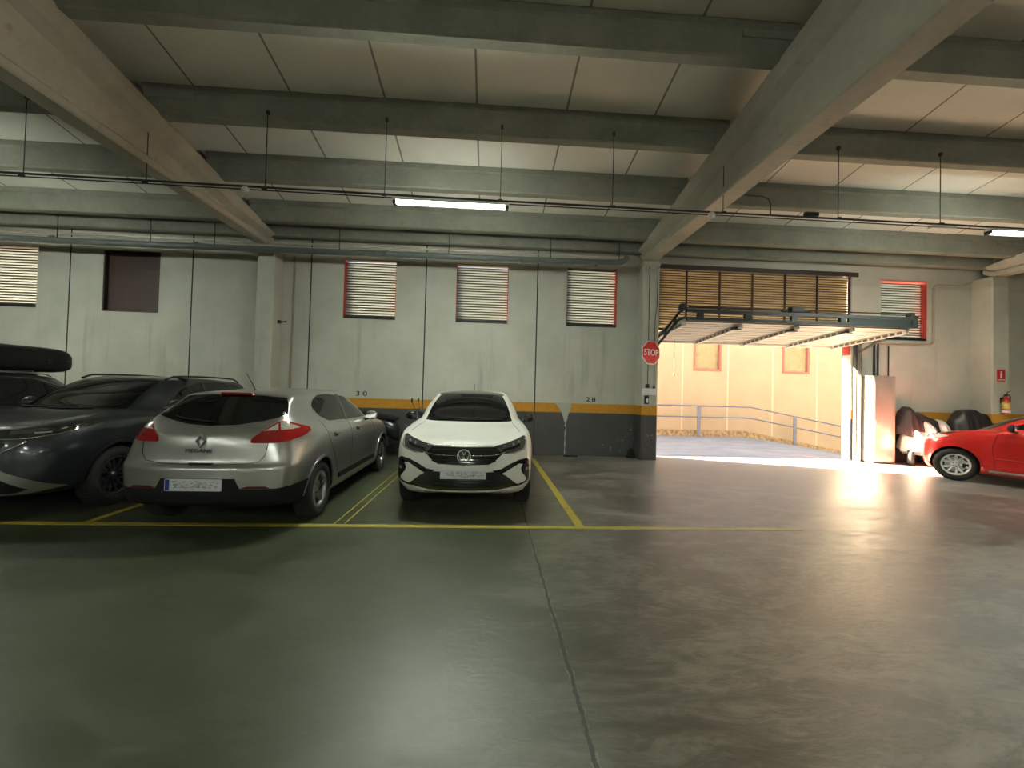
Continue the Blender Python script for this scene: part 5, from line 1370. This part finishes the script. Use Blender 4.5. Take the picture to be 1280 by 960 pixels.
def build_outside():
    m, nt, b = nmat('ramp_concrete'); g = NG(nt); P, X, Y, Z = g.pos()
    n = g.noise(P, 1.2, 7, .65, (1, 2.5, 1))
    rid = g.math('SINE', g.math('MULTIPLY', g.math('ADD', X, Y), 38))
    c = g.mix(g.ramp(n, .35, .65), (.22,.23,.245), (.31,.32,.335))
    msk = g.rng(X, 7.0, 8.5, 0, 1)
    c = g.mix(g.math('MULTIPLY', g.math('MULTIPLY', g.ramp(rid, .2, .9), msk), .35), c, (.15,.16,.17))
    g.l(c, b.inputs['Base Color']); b.inputs['Roughness'].default_value = .8
    g.bump(g.math('MULTIPLY', rid, msk), .4, .02, b)
    def gz(x, y):
        s = min(1, max(0, (y-10.15)/1.2)); s = s*s*(3-2*s)
        z = .035*min(max(y-10.1, 0), 4)
        d = max(0, x-8.6); 
        return z*(1 if x < 9 else 1) - s*.155*(math.sqrt(d*d+.5)-.7071)
    mb = MB(); xs = [-24+k*1.0 for k in range(26)]+[2+.35*k for k in range(40)]+[16+k for k in range(18)]; ys = [10.02+.2*k for k in range(36)]
    v = [(x, y, gz(x, y)) for y in ys for x in xs]; n_ = len(xs)
    f = [[j*n_+i, j*n_+i+1, (j+1)*n_+i+1, (j+1)*n_+i] for j in range(len(ys)-1) for i in range(n_-1)]
    mb.add(v, f, 0, True); o = mb.build('ramp', m); o.location.z = -.002
    tag(o, kind='structure')
    # building across the lane
    root = empty('building', (8, 14.0, 0), 0, 'beige rendered building across the lane seen through the open gate', 'building')
    m2, nt, b = nmat('render_beige'); g = NG(nt); P, X, Y, Z = g.pos()
    n1 = g.noise(P, 1.0, 6, .6); n2 = g.noise(P, 40, 4, .7)
    c = g.mix(g.ramp(n1, .3, .7), (.44,.35,.235), (.50,.395,.265)); c = g.mix(g.math('MULTIPLY', g.ramp(n2, .5, .7), .25), c, (.32,.24,.14))
    fr = g.math('ABSOLUTE', g.math('SUBTRACT', g.math('FRACT', g.math('ADD', g.math('DIVIDE', g.math('SUBTRACT', X, 6.74), 1.635), 50.5)), .5))
    c = g.mix(g.math('LESS_THAN', fr, .016), c, (.62,.53,.38))
    g.l(c, b.inputs['Base Color']); b.inputs['Roughness'].default_value = .9; g.bump(n2, .3, .02, b)
    cuts = [(x, x+1.0, 2.40, 3.62) for x in (-9.0, -5.8, -2.5, .7, 3.9, 7.12, 10.35, 13.6, 16.8)]
    xs = sorted(set([-16, 26]+[c[0] for c in cuts]+[c[1] for c in cuts])); w = MB()
    for i in range(len(xs)-1):
        cx = (xs[i]+xs[i+1])/2; hole = [c for c in cuts if c[0] < cx < c[1]]
        if hole: w.box(xs[i]-8, xs[i+1]-8, 0, .25, -3.0, 2.40); w.box(xs[i]-8, xs[i+1]-8, 0, .25, 3.62, 4.05)
        else: w.box(xs[i]-8, xs[i+1]-8, 0, .25, -3.0, 4.05)
    w.box(-24, 18, .25, 6, -3.0, 4.0)
    w.build('facade', m2, root)
    wf = simple('window_frame_red', (.36,.13,.10), .5); wb = simple('window_blind', (.36,.31,.17), .6)
    for a, b_, c_, d_ in cuts:
        q = MB(); t = .07; a -= 8; b_ -= 8
        q.box(a, a+t, -.02, .12, c_, d_); q.box(b_-t, b_, -.02, .12, c_, d_); q.box(a+t, b_-t, -.02, .12, c_, c_+t); q.box(a+t, b_-t, -.02, .12, d_-t, d_)
        fo = q.build('window', wf, root)
        q = MB(); q.box(a+t, b_-t, .08, .10, c_+t, d_-t)
        for k in range(8): q.box(a+t, b_-t, .074, .08, c_+t+.06+k*.13, c_+t+.07+k*.13)
        q.build('blind', wb, fo)
    # rough plinth along the foot of the facade, following the ramp
    def rz_(x): return 1.185 if x < 9.0 else 1.185-.178*(x-9.0)
    q = MB(); v = []; f = []; xs = [-16+.5*k for k in range(84)]
    for x in xs:
        zt = rz_(x)-.86; 
        v += [(x, 13.90, gz(x, 13.9)-.1), (x, 13.90, zt), (x, 13.99, zt+.02), (x, 13.99, gz(x, 13.9)-.1)]
    for i in range(len(xs)-1):
        for k in range(3): f.append([i*4+k, i*4+k+1, (i+1)*4+k+1, (i+1)*4+k])
    q.add(v, f, 0, False)
    mp = simple('plinth_rough', (.34,.25,.14), .95, var=.55, nscale=9, bump=.6); o = q.build('trim_2', mp); tag(o, kind='structure')
    # railing
    root = empty('handrail', (7.3, 13.7, .3), 0, 'grey two-bar handrail following the ramp in front of the beige building', 'railing')
    T = Matrix.Translation((-7.3, -13.7, -.3)); M['rail'] = simple('rail_grey', (.16,.19,.27), .45, .3)
    for dz in (0, -.375):
        q = MB(); q.tube([(-4, 13.7, rz_(0)+dz), (8.7, 13.7, rz_(0)+dz), (9.05, 13.7, rz_(9.05)+dz), (17.5, 13.7, rz_(17.5)+dz)], .022, 8, 0, T); q.build('rail_bar', M['rail'], root)
    for x in (-3, .6, 3.9, 7.20, 10.62, 14.0):
        q = MB(); q.box(x-.05, x+.05, 13.68, 13.72, gz(x, 13.7)-.02, rz_(x), 0, T); q.build('rail_post', M['rail'], root)

def wheel_simple(r, w, loc, parent, rot=0):
    t = MB(); prof = [(r+w*.42*math.cos(a)-w*.42, w*.5*math.sin(a)) for a in [2*PI*k/14 for k in range(14)]]
    T = Matrix.Translation(loc) @ Matrix.Rotation(rot, 4, 'Z') @ Matrix.Rotation(PI/2, 4, 'X')
    t.lathe(prof, 36, 0, T, close=True); ty = t.build('tyre', M['rubber'], parent)
    m = MB(); m.lathe([(r-w*.75, -.02), (r-w*.95, -.02), (r-w*.95, .02), (r-w*.75, .02)], 32, 0, T, close=True)
    for k in range(6):
        a = 2*PI*k/6; m.tube([T @ Vector((.03*math.cos(a), .03*math.sin(a), 0)), T @ Vector(((r-w*.85)*math.cos(a+.15), (r-w*.85)*math.sin(a+.15), 0))], .012, 6)
    m.lathe([(0, .04), (.035, .04), (.035, -.04), (0, -.04)], 16, 0, T); m.build('wheel_rim', M['alloy_dark'], ty)
    return ty

def build_motorbike():
    root = empty('motorbike', (-2.05, 9.32, 0), R(-3), 'dark motor scooter parked along the wall between the silver and white cars', 'motorbike')
    wheel_simple(.27, .12, (.66, 0, .27), root); wheel_simple(.25, .13, (-.62, 0, .25), root)
    b = MB()  # rear body: lofted tail over the wheel
    secs = [(-.92, .78, .05, .06), (-.80, .80, .12, .10), (-.55, .76, .16, .15), (-.25, .68, .17, .20), (-.02, .60, .16, .22), (.10, .50, .12, .16)]
    v = []; f = []; n = 16
    for x, z, w, h in secs:
        for k in range(n):
            a = 2*PI*k/n; v.append((x, w*math.cos(a), z+h*math.sin(a)))
    for i in range(len(secs)-1):
        for k in range(n): f.append([i*n+k, i*n+(k+1) % n, (i+1)*n+(k+1) % n, (i+1)*n+k])
    f += [list(range(n)), list(range((len(secs)-1)*n, len(secs)*n))]
    b.add(v, f, 0, True); b.build('body_panel', M['p_grey'], root)
    s = MB(); pr = [(-.78, .88), (-.5, .90), (-.3, .85), (.02, .80), (.06, .84), (.0, .88), (-.28, .93), (-.48, .99), (-.76, .97)]; s.prism(pr, -.13, .13, 'y'); s.build('seat', M['mat_black'], root)
    fl = MB(); fl.rbox(-.05, .50, -.14, .14, .26, .36, .03); fl.build('footboard', M['dark'], root)
    sh = MB(); sh.prism([(.40, .30), (.46, .30), (.62, .85), (.56, 1.02), (.46, 1.0), (.50, .80)], -.19, .19, 'y'); sh.build('leg_shield', M['p_grey'], root)
    fk = MB(); fk.tube([(.66, -.08, .27), (.52, -.06, .95)], .022, 8); fk.tube([(.66, .08, .27), (.52, .06, .95)], .022, 8); fk.build('fork', M['dark'], root)
    fm = MB(); fm.lathe([(.30, -.07), (.315, -.04), (.315, .04), (.30, .07)], 24, 0, Matrix.Translation((.66, 0, .27)) @ Matrix.Rotation(PI/2, 4, 'X'))
    fm2 = MB(); pts = []; 
    for k in range(9): a = R(20+k*16); pts.append((.66+.315*math.cos(a), .27+.315*math.sin(a)))
    ins = [(.66+.295*math.cos(R(20+k*16)), .27+.295*math.sin(R(20+k*16))) for k in range(8, -1, -1)]
    fm2.prism(pts+ins, -.07, .07, 'y'); fm2.build('mudguard', M['p_grey'], root)
    h = MB(); h.tube([(.46, -.36, 1.06), (.50, -.15, 1.03), (.50, .15, 1.03), (.46, .36, 1.06)], .014, 8); h.tube([(.46, -.37, 1.06), (.47, -.24, 1.05)], .022, 8); h.tube([(.46, .37, 1.06), (.47, .24, 1.05)], .022, 8)
    h.build('handlebar', M['dark'], root)
    hl = MB(); hl.lathe([(0, .08), (.06, .07), (.085, .02), (.07, -.06), (0, -.09)], 20, 0, Matrix.Translation((.60, 0, 1.0)) @ Matrix.Rotation(PI/2, 4, 'Y')); hl.build('headlamp', M['lamp_clear'], root)
    for s_ in (-1, 1):
        m = MB(); m.tube([(.48, s_*.22, 1.06), (.44, s_*.30, 1.22)], .006, 6); m.lathe([(0, .012), (.05, .010), (.055, 0), (.05, -.010), (0, -.012)], 16, 0, Matrix.Translation((.43, s_*.31, 1.26)) @ Matrix.Rotation(PI/2, 4, 'Y')); m.build('rear_mirror', M['dark'], root)
    e = MB(); e.rbox(-.50, -.10, -.12, .12, .24, .44, .04); e.tube([(-.2, -.16, .30), (-.5, -.17, .34), (-.85, -.17, .42)], [.03, .04, .05], 10); e.build('engine', M['alloy_dark'], root)
    t = MB(); t.rbox(-.95, -.91, -.07, .07, .72, .80, .01); t.build('tail_lamp', M['lamp_red'], root)

def cover(xs, ridge, halfw, hem, cy, name, mat, parent, seed=1, mi=None, skew=0):
    """fabric draped over a ridge running along X"""
    rnd = random.Random(seed); n = 22; v = []; f = []; NX = 40
    ph = [rnd.uniform(0, 6.28) for _ in range(8)]
    def itp(tab, x):
        for (a, p), (b, q) in zip(tab, tab[1:]):
            if x <= b:
                t = (x-a)/(b-a); t = t*t*(3-2*t); return p+(q-p)*t
        return tab[-1][1]
    for i in range(NX+1):
        x = xs[0]+(xs[1]-xs[0])*i/NX
        zr, hw, hz = itp(ridge, x), itp(halfw, x), itp(hem, x)
        hz += .05*math.sin(x*9+ph[0])+.03*math.sin(x*23+ph[1])
        for k in range(n+1):
            t = -1+2*k/n; at = abs(t)
            yy = hw*math.copysign(at**.75, t)
            z = hz+(zr-hz)*(1-at**2.6)
            fold = .03*at*math.sin(x*26+ph[2]+3*t)+.018*at*math.sin(x*51+ph[3])
            yy += math.copysign(fold, t)
            z += .012*math.sin(x*17+t*7+ph[4])
            v.append((x+skew*(1-at), cy+yy, z))
    for i in range(NX):
        for k in range(n): f.append([i*(n+1)+k, i*(n+1)+k+1, (i+1)*(n+1)+k+1, (i+1)*(n+1)+k])
    f.append([0*(n+1)+k for k in range(n+1)]); f.append([NX*(n+1)+k for k in range(n, -1, -1)])
    mb = MB(); mb.add(v, f, 0, True)
    mb.sm[-1] = False; mb.sm[-2] = False
    return mb.build(name, mat, parent)

def build_covered():
    M['cov_black'] = simple('cover_black', (.022,.020,.022), .42, bump=.25, nscale=8)
    M['cov_silver'] = simple('cover_silver', (.58,.57,.55), .38, .35, bump=.35, nscale=7)
    root = empty('covered_scooter', (10.45, 9.38, 0), 0, 'scooter under a black and silver cover beside the steel cabinet, front wheel showing', 'motorbike')
    T = (-10.45, -9.38, 0)
    def fix(o): o.location = T; return o
    wheel_simple(.235, .12, (-.36, -.10, .235), root, R(38))
    fix(cover((9.86, 10.94), [(9.86, .92), (9.99, 1.34), (10.07, 1.40), (10.2, 1.26), (10.6, 1.12), (10.85, 1.05), (10.94, .80)], [(9.86, .12), (10.0, .26), (10.4, .33), (10.94, .18)],
        [(9.86, .70), (10.1, .62), (10.4, .78), (10.94, .5)], 9.38, 'cover_top', M['cov_black'], root, 3))
    fix(cover((9.93, 10.35), [(9.93, .70), (10.02, .86), (10.2, .82), (10.35, .50)], [(9.93, .12), (10.05, .34), (10.2, .38), (10.35, .26)], [(9.93, .36), (10.2, .42), (10.35, .38)], 9.26, 'cover_front', M['cov_silver'], root, 5))
    fix(cover((10.12, 10.62), [(10.12, .80), (10.28, 1.10), (10.45, 1.02), (10.62, .60)], [(10.12, .22), (10.35, .43), (10.62, .34)], [(10.12, .30), (10.4, .28), (10.62, .34)], 9.30, 'cover_side', M['cov_silver'], root, 8))
    fix(cover((10.66, 10.96), [(10.66, 1.0), (10.80, 1.09), (10.96, .88)], [(10.66, .30), (10.80, .35), (10.96, .22)], [(10.66, .55), (10.96, .55)], 9.34, 'cover_tail', M['cov_silver'], root, 9))
    b = MB(); b.prism([(-.20, .26), (.40, .20), (.44, .34), (.38, .62), (.30, .70), (.10, .45), (-.10, .52)], -.24, .14, 'y'); b.build('fairing', simple('scooter_red', (.42, .02, .02), .3, coat=.5), root)
    w = wheel_simple(.235, .12, (.22, 0, .235), root)
    s = MB(); s.tube([(-.45, -.30, .40), (-.05, -.33, .32), (.35, -.33, .22)], .014, 6); s.build('cover_hem', M['cov_silver'], root)
    root = empty('covered_motorbike', (11.62, 9.34, 0), 0, 'motorbike hidden under a plain black rounded cover behind the red car', 'motorbike')
    o = cover((11.08, 12.20), [(11.08, .75), (11.18, 1.12), (11.4, 1.34), (11.65, 1.36), (11.95, 1.26), (12.12, 1.10), (12.20, .75)], [(11.08, .14), (11.3, .30), (11.9, .32), (12.20, .16)], [(11.08, .25), (12.20, .25)], 9.34, 'cover_top', M['cov_black'], root, 12)
    o.location = (-11.62, -9.34, 0)
    wheel_simple(.29, .13, (-.20, 0, .29), root); wheel_simple(.29, .13, (.35, 0, .29), root)
    # small dark thing at the foot of the wall and rubble near the pillar
    b = MB(); b.prism(rounded([(-.17, 0), (.17, 0), (.15, .035), (-.13, .045)], .01), -.05, .05, 'y')
    o = b.build('rubber_wedge', M['mat_black'], loc=(1.98, 9.70, 0)); tag(o, 'flat black wedge lying on the floor at the foot of the wall', 'wedge')
    b = MB(); b.prism([(-.09, 0), (.09, 0), (.07, .10), (.03, .22), (-.03, .18), (-.06, .06)], -.05, .05, 'y')
    o = b.build('dark_rag', M['mat_black'], loc=(3.42, 9.68, 0)); tag(o, 'small black rag heaped in the corner beside the STOP sign pillar', 'rag')

# ------------------------------------------------------------------ run
TUBE = 84
build_setting(); build_gate(); build_services(); build_outside()
CARS = [build_white(), build_silver(), build_suv(), build_black(), build_red()]
build_motorbike(); build_covered()

# ------------------------------------------------------------------ light
w = bpy.data.worlds.new('World'); SC.world = w; w.use_nodes = True
nt = w.node_tree; bg = nt.nodes['Background']
sky = nt.nodes.new('ShaderNodeTexSky'); sky.sky_type = 'NISHITA'; sky.sun_disc = False
sky.sun_elevation = R(24); sky.sun_rotation = R(-60); sky.air_density = 1.0; sky.dust_density = 1.5
nt.links.new(sky.outputs[0], bg.inputs[0]); bg.inputs[1].default_value = .30
def point(o, d):
    d = Vector(d).normalized(); o.rotation_euler = d.to_track_quat('-Z', 'Y').to_euler()
s = bpy.data.lights.new('sun', 'SUN'); s.energy = 60; s.angle = R(.6); s.color = (1, .79, .54)
so = bpy.data.objects.new('sun', s); COL.objects.link(so); so.location = (2, 14, 12); point(so, (1, -.40, -.405))
# portal in the gate opening guides the sky light (gives off nothing itself)
pl = bpy.data.lights.new('gate_portal', 'AREA'); pl.shape = 'RECTANGLE'; pl.size = 5.1; pl.size_y = 3.0
pl.cycles.is_portal = True
po = bpy.data.objects.new('gate_portal', pl); COL.objects.link(po); po.location = (6.5, 10.05, 1.5); point(po, (0, -1, 0))

# ------------------------------------------------------------------ camera
cam = bpy.data.cameras.new('camera'); co = bpy.data.objects.new('camera', cam); COL.objects.link(co); SC.camera = co
cam.sensor_width = 36; cam.lens = 515/1280*36; cam.clip_start = .05
yaw, pitch, roll = R(3.245), R(1.089), R(1.49)
cy, sy, cp, sp = math.cos(yaw), math.sin(yaw), math.cos(pitch), math.sin(pitch)
fw = Vector((sy*cp, cy*cp, sp)); rt = Vector((cy, -sy, 0)); up = rt.cross(fw)
r2 = rt*math.cos(roll)+up*math.sin(roll); u2 = -rt*math.sin(roll)+up*math.cos(roll)
mw = Matrix((( r2.x, u2.x, -fw.x, 0), (r2.y, u2.y, -fw.y, 0), (r2.z, u2.z, -fw.z, 1.5), (0, 0, 0, 1)))
co.matrix_world = mw
SC.view_settings.view_transform = 'Standard'; SC.view_settings.look = 'None'
SC.view_settings.gamma = 1; SC.view_settings.use_curve_mapping = False
SC.view_settings.exposure = 1.88
